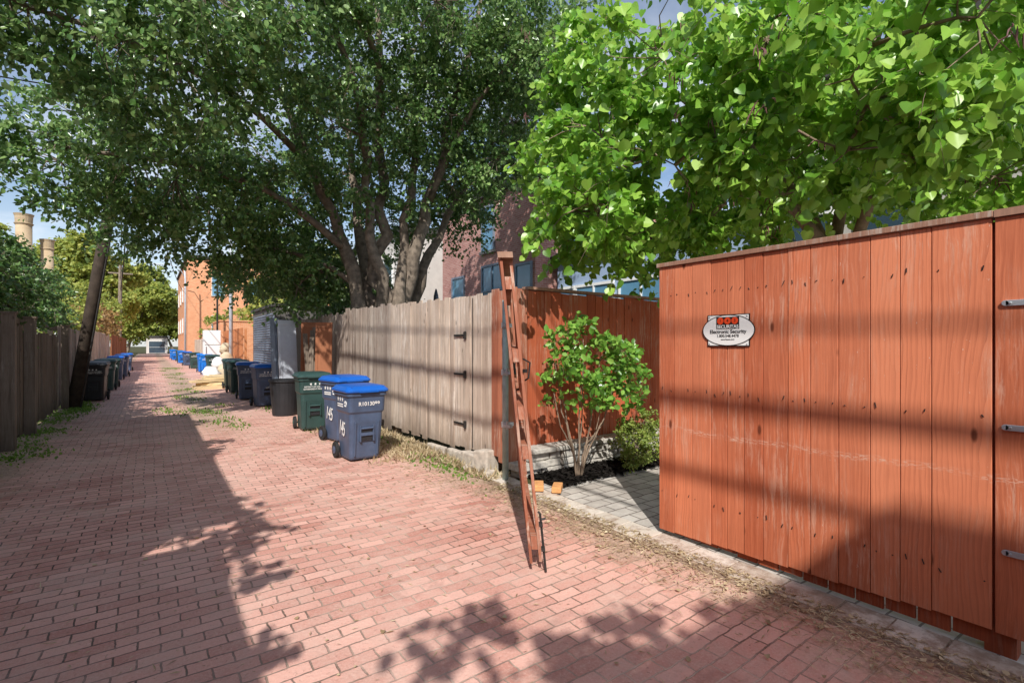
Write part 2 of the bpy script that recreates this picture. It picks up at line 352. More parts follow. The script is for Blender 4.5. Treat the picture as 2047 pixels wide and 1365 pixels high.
def sprays(lobes,per,twigs,lpt,cr,leaf,droop=.35,nrand=.7,up=.4,shell=.45,twl=1.0,hang=.6):
    P=[];A=[];Nn=[];Z=[];TW=[];CL=[]
    for (cx,cy,cz,rx,ry,rz,dens) in lobes:
        k=max(3,int(per*dens*((rx*ry*rz)**(2/3))))
        for _ in range(k):
            d=rng.normal(size=3); d/=np.linalg.norm(d); rr=(shell+(1-shell)*rng.random()**.6)*(0.85+.3*rng.random())
            c=np.array((cx,cy,cz))+d*rr*np.array((rx,ry,rz)); CL.append((c,d))
            cs=cr*rng.uniform(.65,1.35)
            for t in range(twigs):
                td=rng.normal(size=3)+d*.6; td[2]*=.6; td/=np.linalg.norm(td); L=cs*rng.uniform(.6,1.3)*twl
                n=max(3,int(lpt*rng.uniform(.6,1.3)))
                s=np.sort(rng.random(n))**.8
                pts=c+np.outer(s*L,td)+np.outer(-(s**2)*L*droop,(0,0,1))
                TW.append((c,c+td*L*.5-np.array((0,0,.25*L*droop)),c+td*L-np.array((0,0,L*droop))))
                ax=rng.normal(size=(n,3))*.7+td*.5; ax[:,2]-=hang
                nn=SUNV*.75+rng.normal(size=(n,3))*nrand+np.array((0,0,up))+d*.25
                P.append(pts+rng.normal(size=(n,3))*leaf*.35); A.append(ax); Nn.append(nn); Z.append(leaf*rng.uniform(.5,1.25,n))
    return CL,TW,np.concatenate(P),np.concatenate(A),np.concatenate(Nn),np.concatenate(Z)
def connect(mb,nodes,lobes,CL,TW,rl=.05,rc=.016,rt=.004,twfrac=.5):
    nodes=[np.array(n) for n in nodes]
    for lb in lobes:
        c=np.array(lb[:3]); dn=[np.linalg.norm(n-c)+max(0,n[2]-c[2])*.8 for n in nodes]; s=nodes[int(np.argmin(dn))]
        if np.linalg.norm(s-c)<.15: continue
        L=np.linalg.norm(c-s); mid1=s+(c-s)*.35+rng.normal(size=3)*L*.06+np.array((0,0,L*.06)); mid2=s+(c-s)*.7+rng.normal(size=3)*L*.06+np.array((0,0,L*.05))
        mb.tube([s,mid1,mid2,c],[rl,rl*.8,rl*.6,rl*.35],6)
        nodes+= [mid1,mid2,c]
    NN=np.array(nodes)
    for c,d in CL:
        dd=np.linalg.norm(NN-c,axis=1); s=NN[int(np.argmin(dd))]; L=np.linalg.norm(c-s)
        m1=s+(c-s)*.5+rng.normal(size=3)*L*.1
        mb.tube([s,m1,c],[rc,rc*.7,rc*.3],4,False)
    for t in TW:
        if rng.random()<twfrac: mb.tube([t[0],t[1],t[2]],[rt,rt*.8,rt*.4],3,False)
def wobble(pts,rad,sub=4,amp=.05):
    P=[Vector(p) for p in pts]; out=[];rr=[]
    for i in range(len(P)-1):
        p0=P[max(i-1,0)];p1=P[i];p2=P[i+1];p3=P[min(i+2,len(P)-1)]
        for k in range(sub):
            t=k/sub; q=.5*((2*p1)+(p2-p0)*t+(2*p0-5*p1+4*p2-p3)*t*t+(-p0+3*p1-3*p2+p3)*t**3)
            if i+k>0: q=q+Vector(rng.normal(size=3)*amp*rad[i])
            out.append(q); rr.append((rad[i]*(1-t)+rad[i+1]*t)*(1+.12*random.uniform(-1,1)))
    out.append(P[-1]); rr.append(rad[-1]); return out,rr
# ---------------------------------------------------------------- ground
sheet('ground',-400,400,-200,700,-.012,M['ground'],'bare soil and grass ground beneath the alley','ground')
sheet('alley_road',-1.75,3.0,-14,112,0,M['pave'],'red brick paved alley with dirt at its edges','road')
sheet('dirt_verge',3.0,3.42,4.55,112,-.003,groundmat('dry_dirt',(.19,.13,.09),(.56,.42,.29),14),'strip of dry dirt beside the wooden fence','ground')
b=MB()
y=-4.
while y<4.5:
    L=random.uniform(.22,.36); a=random.uniform(-.02,.02); h0=random.uniform(.004,.012)
    b.hexa([(3.06+a,y+.003,-.05),(3.3,y+.003,-.05),(3.3,y+L-.003,-.05),(3.06+a,y+L-.003,-.05),
       (3.065+a,y+.006,h0),(3.3,y+.006,h0+.003),(3.3,y+L-.006,h0+.003),(3.065+a,y+L-.006,h0)])
    y+=L
o=b.build('paving_edge',M['curb'],bevel=.004); tag(o,'row of pale rough stone edging along the driveway','paving edge',kind='structure')
sheet('dirt_joint',2.97,3.31,-4,4.6,.003,groundmat('dark_dirt',(.22,.145,.10),(.58,.43,.32),22),'dirt packed between the edging pavers','ground')
sheet('driveway',3.31,10,-3,4.25,.002,M['drive'],'grey stone paver driveway inside the gates','driveway')
sheet('mulch_bed',3.45,7.6,4.0,4.5,.006,M['mulch'],'bed of black mulch under the shrub','garden bed',60,10,.035)
# ---------------------------------------------------------------- fences
def board_fence(name,label,y0,y1,x,h,mat,group=None,bw=.14,gap=.006,z0=.04,facing=-1,cat='fence',cap=None,jz=.012,axis='y',lean=0,posts=True,thick=.02):
    loc=(x,y0,0) if axis=='y' else (y0,x,0)
    e=thing(name,label,cat,loc,group)
    b=MB(); y=y0
    hf=h if callable(h) else (lambda t:h)
    zf=z0 if callable(z0) else (lambda t:z0)
    def bx(a0,a1,t0,t1,za,zb,dz=0,tw=0):
        pts=[(t0+tw,a0,za),(t0-tw,a1,za),(t1-tw,a1,za),(t1+tw,a0,za),(t0+tw,a0,zb),(t0-tw,a1,zb+dz),(t1-tw,a1,zb+dz),(t1+tw,a0,zb)]
        pts=[pts[i] for i in (0,3,2,1,4,7,6,5)]
        if axis!='y': pts=[(q[1],q[0],q[2]) for q in pts]
        return pts
    while y<y1-.02:
        w=min(bw*random.uniform(.85,1.12),y1-y); t=(y-y0)/(y1-y0); oz=random.uniform(-jz,jz); ox=random.uniform(-.006,.006)
        b.hexa(bx(y+gap/2,y+w-gap/2,x+ox,x+ox+thick,zf(t)+random.uniform(-jz,jz)*1.5,hf(t)+oz,random.uniform(-.008,.008),random.uniform(-.005,.005))); y+=w
    b.build('boards',mat,e)
    s=-facing
    for z in (.35,1.1,1.85):
        r=MB(); xa,xb=sorted((x+thick*(1 if s>0 else 0)+s*.010,x+thick*(1 if s>0 else 0)+s*.049)); r.hexa(bx(y0,y1,xa,xb,z,z+.09)); r.build('rail',mat,e)
    if posts:
        n=max(1,int(round((y1-y0)/2.4)))
        for i in range(n+1):
            yy=y0+(y1-y0-.1)*i/n; r=MB(); xa,xb=sorted((x+s*.075,x+s*.165)); r.hexa(bx(yy,yy+.09,xa,xb,0,hf(i/n)-.05)); r.build('post',mat,e)
    if cap:
        r=MB(); r.hexa(bx(y0-.01,y1+.01,x-.03,x+.09,hf(0)+.012,hf(0)+.045,hf(1)-hf(0))); r.build('cap_rail',cap,e)
    return e
gate=thing('driveway_gate','tall closed gate leaf of red stained vertical boards',"gate",(3.3,.62,0))
edges=[2.555]
while edges[-1]>.74: edges.append(edges[-1]-random.uniform(.125,.165))
edges[-1]=.60
b=MB()
for a,c in zip(edges[1:],edges[:-1]):
    t=(2.56-(a+c)/2)/1.94; zb=.035+.09*t+random.uniform(-.004,.004); ox=random.uniform(0,.005)
    b.box(3.30+ox,3.324+ox,a+.002,c-.002,zb,2.115)
b.build('boards',M['redwood'],gate,bevel=.002)
b=MB(); b.box(3.285,3.40,.595,2.57,2.118,2.15); b.build('cap_rail',M['capwood'],gate,bevel=.003)
for z in (.3,1.1,1.85):
    b=MB(); b.box(3.332,3.37,.64,2.54,z,z+.09); b.build('rail',M['redwood2'],gate)
b=MB()
y=2.5
while y>.64:
    b.box(3.334,3.354,max(.62,y-.14),y-.006,.02+random.uniform(0,.02),.30); y-=.145
b.build('skirt_boards',M['redwood2'],gate)
fx=thing('board_fence','red stained board fence panel carrying the gate hinges','fence',(3.3,-1.8,0))
b=MB(); y=.594
while y>-1.8:
    b.box(3.302,3.326,y-.15,y-.004,.10+random.uniform(0,.02),2.112); y-=.15
b.build('boards',M['redwood'],fx,bevel=.002)
b=MB(); b.box(3.287,3.40,-1.8,.592,2.115,2.15); b.build('cap_rail',M['capwood'],fx)
b=MB(); b.box(3.335,3.43,.52,.635,0,2.1); b.build('post',M['redwood2'],fx)
b=MB(); b.box(3.335,3.43,-1.8,-1.71,0,2.1); b.build('post',M['redwood2'],fx)
for z in (1.70,1.11,.515):
    h=MB(); h.box(3.290,3.301,.36,.553,z-.014,z+.014); h.cyl((3.290,.553,z),(3.301,.553,z),.014,12); h.cyl((3.286,.40,z-.03),(3.286,.40,z+.03),.012,8)
    h.cyl((3.290,.535,z),(3.284,.535,z),.006,8)
    h.build('hinge',M['steel'],fx,bevel=.002)
b=MB()
for a,c in zip(edges[1:],edges[:-1]):
    for z in (.35,1.15,1.89):
        for yy in (a+.03,c-.03):
            if random.random()<.75: b.cyl((3.3015,yy+random.uniform(-.01,.01),z+random.uniform(-.03,.03)),(3.2985,yy,z),.0026,6)
o=b.build('nail_heads',M['iron'],gate); o['kind']='stuff'
# ---- security sign
def face(y,z,x): return Matrix(((0,0,-1,x),(-1,0,0,y),(0,1,0,z),(0,0,0,1)))
sg=thing('security_sign','white oval security company sign with black edge screwed to the gate','sign',(3.298,1.96,1.6))
SY,SZ=1.962,1.605
b=MB(); b.box(3.2925,3.2985,SY-.158,SY+.158,SZ-.112,SZ+.112); b.build('back_plate',M['ink'],sg)
b=MB(); b.box(3.2912,3.2924,SY-.151,SY+.151,SZ-.106,SZ+.106); b.build('plate_face',M['cream'],sg)
def disc(cy,cz,ry,rz,x,t=.001,n=64):
    b=MB(); r1=[(x+t,cy-ry*math.cos(k*2*math.pi/n),cz+rz*math.sin(k*2*math.pi/n)) for k in range(n)]; r0=[(x,p[1],p[2]) for p in r1]
    return b.loft([r0,r1])
disc(SY,SZ,.198,.110,3.2900).build('oval_rim',M['ink'],sg)
disc(SY,SZ,.190,.104,3.2888).build('oval_face',M['cream'],sg)
b=MB(); b.box(3.2875,3.2887,SY-.086,SY+.086,SZ+.010,SZ+.094); b.build('logo_block',M['ink'],sg)
for k,(t,dy) in enumerate((('1',.054),('4',0),('3',-.054))):
    disc(SY+dy,SZ+.067,.0245,.0245,3.2862).build('red_dot',M['redink'],sg)
    textmesh('lettering',t,.030,M['ink'],sg,Matrix.Translation(-Vector(sg['o']))@face(SY+dy,SZ+.067,3.2856),.0003)
for t,s,dz,mm,bo,xx in (('SECURITAS',.033,.025,M['cream'],.0008,3.2868),('Electronic Security',.036,-.010,M['ink'],.0009,3.2882),('1.800.548.4478',.027,-.040,M['ink'],.0006,3.2882),('securitases.com',.016,-.064,M['ink'],.0002,3.2882)):
    textmesh('lettering',t,s,mm,sg,Matrix.Translation(-Vector(sg['o']))@face(SY,SZ+dz,xx),.0004,1.0,bo)
for sy in(-1,1):
    for sz in (-1,1):
        b=MB(); b.cyl((3.2912,SY+sy*.141,SZ+sz*.097),(3.288,SY+sy*.141,SZ+sz*.097),.005,8); b.build('screw',M['steel'],sg)
# ---- open gate leaf, nearly edge-on, sagging
og=thing('open_gate','narrow red stained gate leaf swung open, seen edge on','gate',(3.2,4.4,0))
HB=Vector((3.25,4.30,.14));HT=Vector((3.08,4.36,2.12));FB=Vector((2.045,2.56,.07));FT=Vector((1.90,2.70,2.07))
dd=(FB-HB); dd.z=0; dd.normalize(); nrmv=Vector((dd.y,-dd.x,0))
if nrmv.x>0: nrmv=-nrmv
def Q(u,w,t): 
    a=HB.lerp(FB,u); c=HT.lerp(FT,u); return a.lerp(c,w)+nrmv*t
def qbox(mb,u0,u1,w0,w1,t0,t1,sh=0):
    mb.hexa([Q(u0,w0,t0),Q(u1,w0,t0),Q(u1,w0,t1),Q(u0,w0,t1),Q(u0,w1+sh,t0),Q(u1,w1,t0),Q(u1,w1,t1),Q(u0,w1+sh,t1)])
b=MB()
for k in range(14): 
    t=random.uniform(0,.003); qbox(b,k/14+.0015,(k+1)/14-.0015,random.uniform(0,.008),1-random.uniform(0,.005),.020+t,.038+t)
b.build('boards',M['redpanel'],og)
for w in (.045,.34,.47,.66,.90):
    b=MB(); qbox(b,.02,.995,w,w+.042,-.022,.018); b.build('rail',M['redpanel'],og)
b=MB(); qbox(b,.93,.985,.0,.99,-.044,-.024); b.build('back_stile',M['redpanel'],og)
b=MB(); qbox(b,.0,.05,.0,.99,-.044,-.024); b.build('back_stile',M['redpanel'],og)
b=MB(); b.hexa([Q(.05,.08,-.044),Q(.93,.84,-.044),Q(.93,.84,-.024),Q(.05,.08,-.024),Q(.05,.14,-.044),Q(.93,.90,-.044),Q(.93,.90,-.024),Q(.05,.14,-.024)]); b.build('diagonal_brace',M['redpanel'],og)
b=MB(); qbox(b,-.005,1.01,1.003,1.022,-.05,.05); b.build('cap_rail',M['capwood'],og)
b=MB(); b.tube([Q(.99,-.03,-.06),Q(.99,.16,-.06),Q(.985,.165,-.05)],.008,8); b.tube([Q(.99,.14,-.06),Q(.99,.145,-.095)],.007,6)
for w in (.04,.12): b.add([Q(.985,w,-.045),Q(1.0,w,-.045),Q(1.0,w,-.07),Q(.985,w,-.07),Q(.985,w+.012,-.045),Q(1.0,w+.012,-.045),Q(1.0,w+.012,-.07),Q(.985,w+.012,-.07)],[(3,2,1,0),(4,5,6,7),(0,1,5,4),(1,2,6,5),(2,3,7,6),(3,0,4,7)])
b.build('drop_bolt',M['iron'],og)
b=MB(); b.tube([Q(1.0,.60,-.05),Q(1.03,.61,-.07),Q(1.03,.66,-.09),Q(1.0,.67,-.05)],.006,6); b.box(*[v for ax in range(3) for v in (Q(.99,.63,-.055)[ax]-.012,Q(.99,.63,-.055)[ax]+.012)]); b.build('latch',M['iron'],og)
ps=thing('gate_post','round grey-green metal gate post with hinge clamps','post',(3.2,4.52,0))
b=MB(); b.cyl((3.2,4.55,-.05),(3.2,4.55,2.0),.035,16); b.build('post_tube',M['postpaint'],ps,True)
for z in (.62,1.2,1.72):
    b=MB(); b.cyl((3.2,4.55,z-.03),(3.2,4.55,z+.03),.046,16); b.box(3.20,3.30,4.53,4.57,z-.02,z+.02); b.cyl((3.16,4.46,z-.035),(3.16,4.46,z+.05),.014,8); b.box(3.15,3.19,4.40,4.53,z-.015,z+.015); b.build('hinge_clamp',M['steel'],ps)
bx=thing('post_boards','peeling red stained boards boxing in the gate post','post',(3.3,4.6,0))
b=MB()
for a,c,z0,z1 in ((4.96,4.82,.2,2.16),(4.815,4.69,.14,2.13)): b.box(3.285,3.307,c,a,z0,z1)
for xx in (3.31,3.45): b.box(xx,xx+.135,4.655,4.677,.12,2.17+random.uniform(-.02,.02))
b.build('boards',M['redpanel'],bx,bevel=.002)
lat=MB(); lat.tube([(3.38,4.64,1.33),(3.38,4.61,1.36),(3.38,4.59,1.33),(3.38,4.59,1.24),(3.38,4.62,1.2)],.007,6); lat.box(3.33,3.43,4.60,4.654,1.17,1.21); lat.cyl((3.36,4.6,1.215),(3.36,4.6,1.3),.012,8); lat.build('gate_latch',M['iron'],bx)
board_fence('side_fence','red stained board fence behind the shrub',3.62,9.5,4.70,2.15,M['redwood2'],axis='x',facing=-1,cap=M['capwood'],bw=.14)
b=MB()
for r in range(3):
    x=3.5-random.uniform(0,.2)
    while x<7.2:
        L=random.uniform(.14,.34); z=r*.085; d=random.uniform(-.03,.02)
        b.hexa([(x+.005,4.47+d,z),(x+L-.005,4.47+d+random.uniform(-.01,.01),z),(x+L-.005,4.68,z),(x+.005,4.68,z),(x+.01,4.475+d,z+.08),(x+L-.01,4.475+d,z+.078),(x+L-.01,4.68,z+.08),(x+.01,4.68,z+.08)])
        x+=L
x=3.5
while x<7.2:
    L=random.uniform(.3,.42); b.box(x+.004,x+L-.004,4.43+random.uniform(-.01,.01),4.685,.26,.315); x+=L
o=b.build('retaining_wall',M['stone'],bevel=.012); tag(o,'low stacked tan stone retaining wall beside the driveway','stone wall')
board_fence('board_fence','tall tan weathered board fence with black strap hinges',4.97,8.15,3.33,lambda t:2.12+.06*t,M['grey'],z0=lambda t:.16-.05*t,bw=.135,gap=.010,jz=.022)
board_fence('board_fence','weathered grey board fence behind the rubbish bins',8.17,10.6,3.34,lambda t:2.2+.05*t,M['grey2'],bw=.145,gap=.016,jz=.03)
board_fence('board_fence','dark weathered board fence under the tree',10.62,14.6,3.36,lambda t:2.2,M['grey2'],bw=.15,gap=.018,jz=.035)
board_fence('board_fence','old dark board fence next to the garage',14.62,18.6,3.40,lambda t:2.15,M['darkwood'],bw=.15,gap=.014,jz=.03)
fg=[o for o in bpy.data.objects if o.get('label')=='tall tan weathered board fence with black strap hinges'][0]
for z in (1.63,1.12,.47):
    b=MB(); b.box(3.312,3.3195,5.62,5.92,z-.013,z+.013); b.box(3.308,3.3195,5.60,5.66,z-.045,z+.045); b.cyl((3.308,5.615,z-.05),(3.308,5.615,z+.05),.011,8); b.build('strap_hinge',M['iron'],fg)
b=MB(); b.box(3.314,3.3195,5.44,5.450,.2,2.1); b.build('gate_gap_strip',M['iron'],fg)
def rock(x,y,z,sx,sy,sz,r,name='concrete_block'):
    b=MB(); pts=[]
    for d in(-1,1):
        for a,c in((-1,-1),(1,-1),(1,1),(-1,1)):
            px=a*sx/2*random.uniform(.75,1.1); py=c*sy/2*random.uniform(.75,1.1); pz=d*sz/2*random.uniform(.75,1.05)
            pts.append((x+px*math.cos(r)-py*math.sin(r),y+px*math.sin(r)+py*math.cos(r),z+pz))
    b.hexa(pts); o=b.build(name,M['concrete'],bevel=.02); tag(o,'broken rough concrete footing block at the fence base','concrete block','concrete footing blocks')
for q in ((3.24,5.02,.12,.2,.26,.32,.2),(3.24,5.34,.08,.16,.32,.2,.1),(3.27,5.75,.06,.10,.4,.14,.03),(3.27,6.3,.05,.10,.5,.12,.0),(3.14,4.78,.03,.14,.12,.10,.6),(3.10,5.2,.03,.1,.12,.07,.3)): rock(*q)
for (x,y,r) in ((3.25,4.02,.9),(3.36,3.86,.75)):
    b=MB(); b.obox((x,y,.052),(.2,.095,.06),(0,0,r)); o=b.build('loose_brick',M['orangebrick'],bevel=.006); tag(o,'loose orange brick lying by the gate post','brick','loose bricks')
ga=thing('garage','low garage with grey metal roll-up door facing the alley','garage',(3.4,20.8,0))
b=MB(); b.box(3.5,7,18.8,23.4,0,2.85); b.build('wall',M['darkwall'],ga)
b=MB(); b.box(3.42,7.05,18.75,23.45,2.85,2.95); b.build('roof',M['roof'],ga)
b=MB()
for k in range(29):
    z=.02+k*.09; b.hexa([(3.47,18.95,z),(3.495,18.95,z),(3.495,23.0,z),(3.47,23.0,z),(3.44,18.95,z+.045),(3.495,18.95,z+.085),(3.495,23.0,z+.085),(3.44,23.0,z+.045)])
b.build('rollup_door',M['rollup'],ga)
board_fence('board_fence','bright orange stained board fence along the alley',25.5,33,3.4,2.3,M['orangewood'],bw=.15)
board_fence('board_fence','weathered wooden fence farther down the alley',38,56,3.4,2.0,M['grey'],bw=.15)
b=MB(); b.box(3.3,5.6,33.6,37.5,0,2.9); b.box(3.25,5.65,33.55,37.55,2.9,2.98); o=b.build('brick_wall',M['brickorange']); tag(o,'small orange brick outbuilding wall by the alley','brick wall')
board_fence('board_fence','dark weathered picket fence with mossy boards',8.0,11.4,-1.72,1.82,M['darkwood'],bw=.12,gap=.03,facing=1,jz=.03)
board_fence('board_fence','dark weathered board fence under the hedge',11.5,15.6,-1.75,1.72,M['darkwood'],bw=.13,gap=.02,facing=1,jz=.03)
board_fence('board_fence','brown wooden board fence behind black bins',15.8,24,-1.78,1.95,M['grey2'],bw=.14,facing=1)
board_fence('board_fence','pale tan board fence along the alley',24.2,34,-1.78,2.05,M['grey'],bw=.14,facing=1)
board_fence('board_fence','brown board fence along the alley',36,58,-1.78,2.1,M['plywood'],bw=.15,facing=1)
for yy in (9.9,11.45,15.7):
    b=MB(); b.box(-1.70,-1.56,yy,yy+.14,0,1.95); b.box(-1.715,-1.545,yy-.015,yy+.155,1.95,1.98); o=b.build('fence_post',M['darkwood']); tag(o,'thick dark wooden fence post with cap','post','fence posts')
# ---------------------------------------------------------------- buildings
def house(name,label,x0,x1,y0,y1,h,mat,winX=[],winY=[],cat='house',trim=.18,glass=None,frame=None):
    e=thing(name,label,cat,(x0,y0,0)); glass=glass or M['glass']; frame=frame or M['white']
    b=MB(); b.box(x0,x1,y0,y1,0,h); b.build('wall',mat,e)
    b=MB(); b.box(x0-trim,x1+trim,y0-trim,y1+trim,h,h+.22); b.box(x0-trim*.5,x1,y0-trim*.5,y1,h+.22,h+.32); b.build('roof',M['roof'],e)
    for (c,z0,z1,w) in winX:
        ww=bpy.data.objects.new('window',None); C.objects.link(ww); ww.parent=e; ww['o']=list(e['o'])
        f=MB(); a,d=c-w/2,c+w/2; X=x0
        for q in ((a-.06,a,z0,z1),(d,d+.06,z0,z1),(a-.06,d+.06,z1,z1+.08),(a,d,(z0+z1)/2-.025,(z0+z1)/2+.025)): f.box(X-.07,X-.001,q[0],q[1],q[2],q[3])
        if w>1.1: f.box(X-.068,X-.001,c-.025,c+.025,z0,z1)
        f.build('frame',frame,ww)
        f=MB(); f.box(X-.03,X-.002,a,d,z0,z1); f.build('pane',glass,ww)
        f=MB(); f.box(X-.12,X-.001,a-.1,d+.1,z0-.09,z0-.002); f.build('sill',M['stucco'],ww)
    for (c,z0,z1,w) in winY:
        ww=bpy.data.objects.new('window',None); C.objects.link(ww); ww.parent=e; ww['o']=list(e['o'])
        f=MB(); a,d=c-w/2,c+w/2; Y=y0
        for q in ((a-.06,a,z0,z1),(d,d+.06,z0,z1),(a-.06,d+.06,z1,z1+.08),(a,d,(z0+z1)/2-.025,(z0+z1)/2+.025)): f.box(q[0],q[1],Y-.07,Y-.001,q[2],q[3])
        f.build('frame',frame,ww)
        f=MB(); f.box(a,d,Y-.03,Y-.002,z0,z1); f.build('pane',glass,ww)
        f=MB(); f.box(a-.1,d+.1,Y-.12,Y-.001,z0-.09,z0-.002); f.build('sill',M['stucco'],ww)
    return e
house('stucco_house','grey stucco row house rear behind the redbud',10.6,20,-5,5.6,6.6,M['stucco'],[(3.2,3.2,4.9,1.0),(.6,3.2,4.9,1.0),(4.6,3.2,4.9,.8),(3.2,.6,2.4,1.4)])
house('siding_house','blue-grey row house rear with white framed glass doors',10.9,20,5.9,12.5,4.2,M['bluehouse'],[(7.2,.4,3.3,1.3),(9.0,.4,3.3,1.5),(10.8,.4,3.3,1.5),(12.0,1.2,3.3,.6)],glass=M['bluegl'])
house('brick_house','old red brick row house with tall windows',10.2,20,12.8,19.2,7.0,M['brickhouse'],[(15.6,5.0,6.6,.75),(15.3,2.6,4.4,1.3),(13.4,2.6,4.2,.8),(17.8,2.4,4.2,.9)],[(12,4.8,6.2,.9)],glass=M['bluegl'],frame=M['rollup'])
house('pale_house','pale stucco row house behind the tree',9.3,20,21,32,6.6,M['lighthouse'],[(23,1,2.8,1),(26,1,2.8,1),(29,1,2.8,1),(23,4,5.6,1),(26,4,5.6,1),(29,4,5.6,1)])
house('orange_brick_building','tall orange brick building with small windows beside the alley',3.15,18,62,84,10.6,M['brickorange'],[(y,z,z+1.6,1) for y in (66,71,76,81) for z in (3,6.6)],[(5.9,6.8,8.8,1.1),(9.6,6.8,8.8,1.1),(13,6.8,8.8,1.1),(5.9,2.8,4.6,1.1),(9.6,2.8,4.6,1.1)],glass=M['bluegl'])
house('orange_brick_building','orange brick row house behind the garage',8.5,18,36,46,7.8,M['brickorange'],[(38.5,4.6,6.2,1),(42,4.6,6.2,1)],[(10.4,4.6,6.2,1),(13,4.6,6.2,1)])
house('pale_building','low pale building beyond the hedge',-22,-9.5,44,70,7.4,M['lighthouse'],[],[(-12,4,5.6,1.2),(-15,4,5.6,1.2)])
house('end_building','small pale garage closing the end of the alley',-.6,2.6,112,118,2.9,M['lighthouse'],[],[(1.0,.1,2.2,2.4)],cat='building')
for (x,y,h,r) in ((-8.15,55,11.9,.5),(-6.9,56,10.2,.4)):
    e=thing('brick_chimney','tall round tan brick chimney stack','chimney',(x,y,0),'tan brick chimneys')
    b=MB(); b.tube([(x,y,0),(x,y,h-.9)],[r*1.1,r],20); b.build('stack',M['tan'],e,True)
    b=MB(); b.tube([(x,y,h-.9),(x,y,h-.75),(x,y,h-.7),(x,y,h-.2),(x,y,h)],[r*1.0,r*1.2,r*1.05,r*1.1,r*1.25],20); b.build('cap',M['tan'],e)
house('brick_garage','flat roofed brick garage beside the alley',-6.5,-1.95,-5.2,1.2,3.15,M['brickgarage'],cat='garage')
house('brick_garage','taller flat roofed brick garage beside the alley',-6.5,-2.0,1.7,9.4,3.65,M['brickgarage'],cat='garage')
house('carriage_house','two storey brick carriage house beside the alley',-8,-1.85,-14,-6.1,8.1,M['brickgarage'],cat='house')
um=thing('patio_umbrella','closed dark blue patio umbrella behind the fence','umbrella',(7.0,13.6,0))
b=MB(); b.cyl((7,13.6,0),(7,13.6,3.2),.02,8); b.build('pole',M['steel'],um)
b=MB(); b.tube([(7,13.6,3.2),(7,13.6,3.0),(7.02,13.6,2.5),(7,13.6,1.8),(7,13.6,1.75)],[.02,.07,.12,.17,.10],10); b.build('canopy',M['umbrella'],um)
# ---------------------------------------------------------------- poles & wires
up=thing('utility_pole','dark leaning wooden utility pole by the fence','utility pole',(-1.5,15.9,0))
top=(-.15,14.95,9.0)
b=MB(); b.tube([(-1.5,15.9,-.1),(-1.05,15.6,3),(-.6,15.27,6),top],[.15,.13,.12,.11],14); b.build('pole_shaft',M['polewood'],up,True)
b=MB(); b.obox((-.2,15.0,8.5),(2.0,.1,.12),(0,0,.2)); b.build('crossarm',M['polewood'],up)
b=MB(); b.tube([(-1.35,15.72,0),(-.93,15.42,3),(-.49,15.12,6)],.02,6); b.build('conduit',M['iron'],up)
def cable(a,c,r,sag,label='black overhead cable strung along the alley'):
    a=Vector(a);c=Vector(c); pts=[]
    for i in range(25):
        t=i/24; p=a.lerp(c,t); p.z-=sag*4*t*(1-t); pts.append(p)
    b=MB(); b.tube(pts,r,6); o=b.build('overhead_cable',M['wire'],smooth=True); tag(o,label,'cable','overhead cables')
cable((-.5,15,8.55),(-1.4,-16,9.0),.018,.5); cable((.4,15.1,8.55),(-.6,-16,9.0),.015,.6); cable((-.3,15,7.6),(-1.2,-16,8.2),.042,.5); cable((-.4,15,7.2),(-1.1,-16,7.5),.03,.5)
cable((-.5,15,8.55),(-2.2,58,7.6),.02,.8); cable((-.3,15,7.6),(-2.2,58,6.6),.03,.9); cable((-.4,15,7.2),(2.9,62,7),.02,1.0)
cable((-.4,15,7.4),(-14,9,5.2),.015,.4); cable((-.3,15,7.0),(-16,13,4.8),.015,.4); cable((-.2,15,6.8),(3.9,60,8.5),.015,1.)
up2=thing('utility_pole','distant brown wooden utility pole with cables','utility pole',(-2.3,58,0))
b=MB(); b.tube([(-2.3,58,0),(-2.2,58,8.8)],[.19,.14],10); b.build('pole_shaft',M['bark'],up2)
b=MB(); b.box(-3.1,-1.3,57.95,58.05,8.0,8.12); b.build('crossarm',M['bark'],up2)
def lamp(x,y,h,arm,label):
    e=thing('street_lamp',label,'street lamp',(x,y,0),'street lamps')
    b=MB(); b.tube([(x,y,0),(x,y,h*.9),(x-.05,y,h)],[.09,.07,.06],10); b.build('lamp_post',M['sheet'],e,True)
    b=MB(); b.tube([(x-.05,y,h*.93),(x-arm*.25,y,h+.25),(x-arm*.6,y,h+.45),(x-arm,y,h+.45)],.04,8); b.build('arm',M['sheet'],e,True)
    b=MB(); b.obox((x-arm-.25,y,h+.43),(.6,.24,.12),(0,.06,0)); b.build('lamp_head',M['sheet'],e,bevel=.03)
lamp(2.85,60,9.0,2.1,'tall grey street lamp with curved arm')
lamp(3.05,26.6,7.5,1.6,'grey metal street lamp rising into the tree')
e=thing('metal_post','thin brown metal utility post','post',(3.1,33,0)); b=MB(); b.cyl((3.1,33,0),(3.1,33,5.6),.05,8); b.build('post_tube',M['iron'],e)
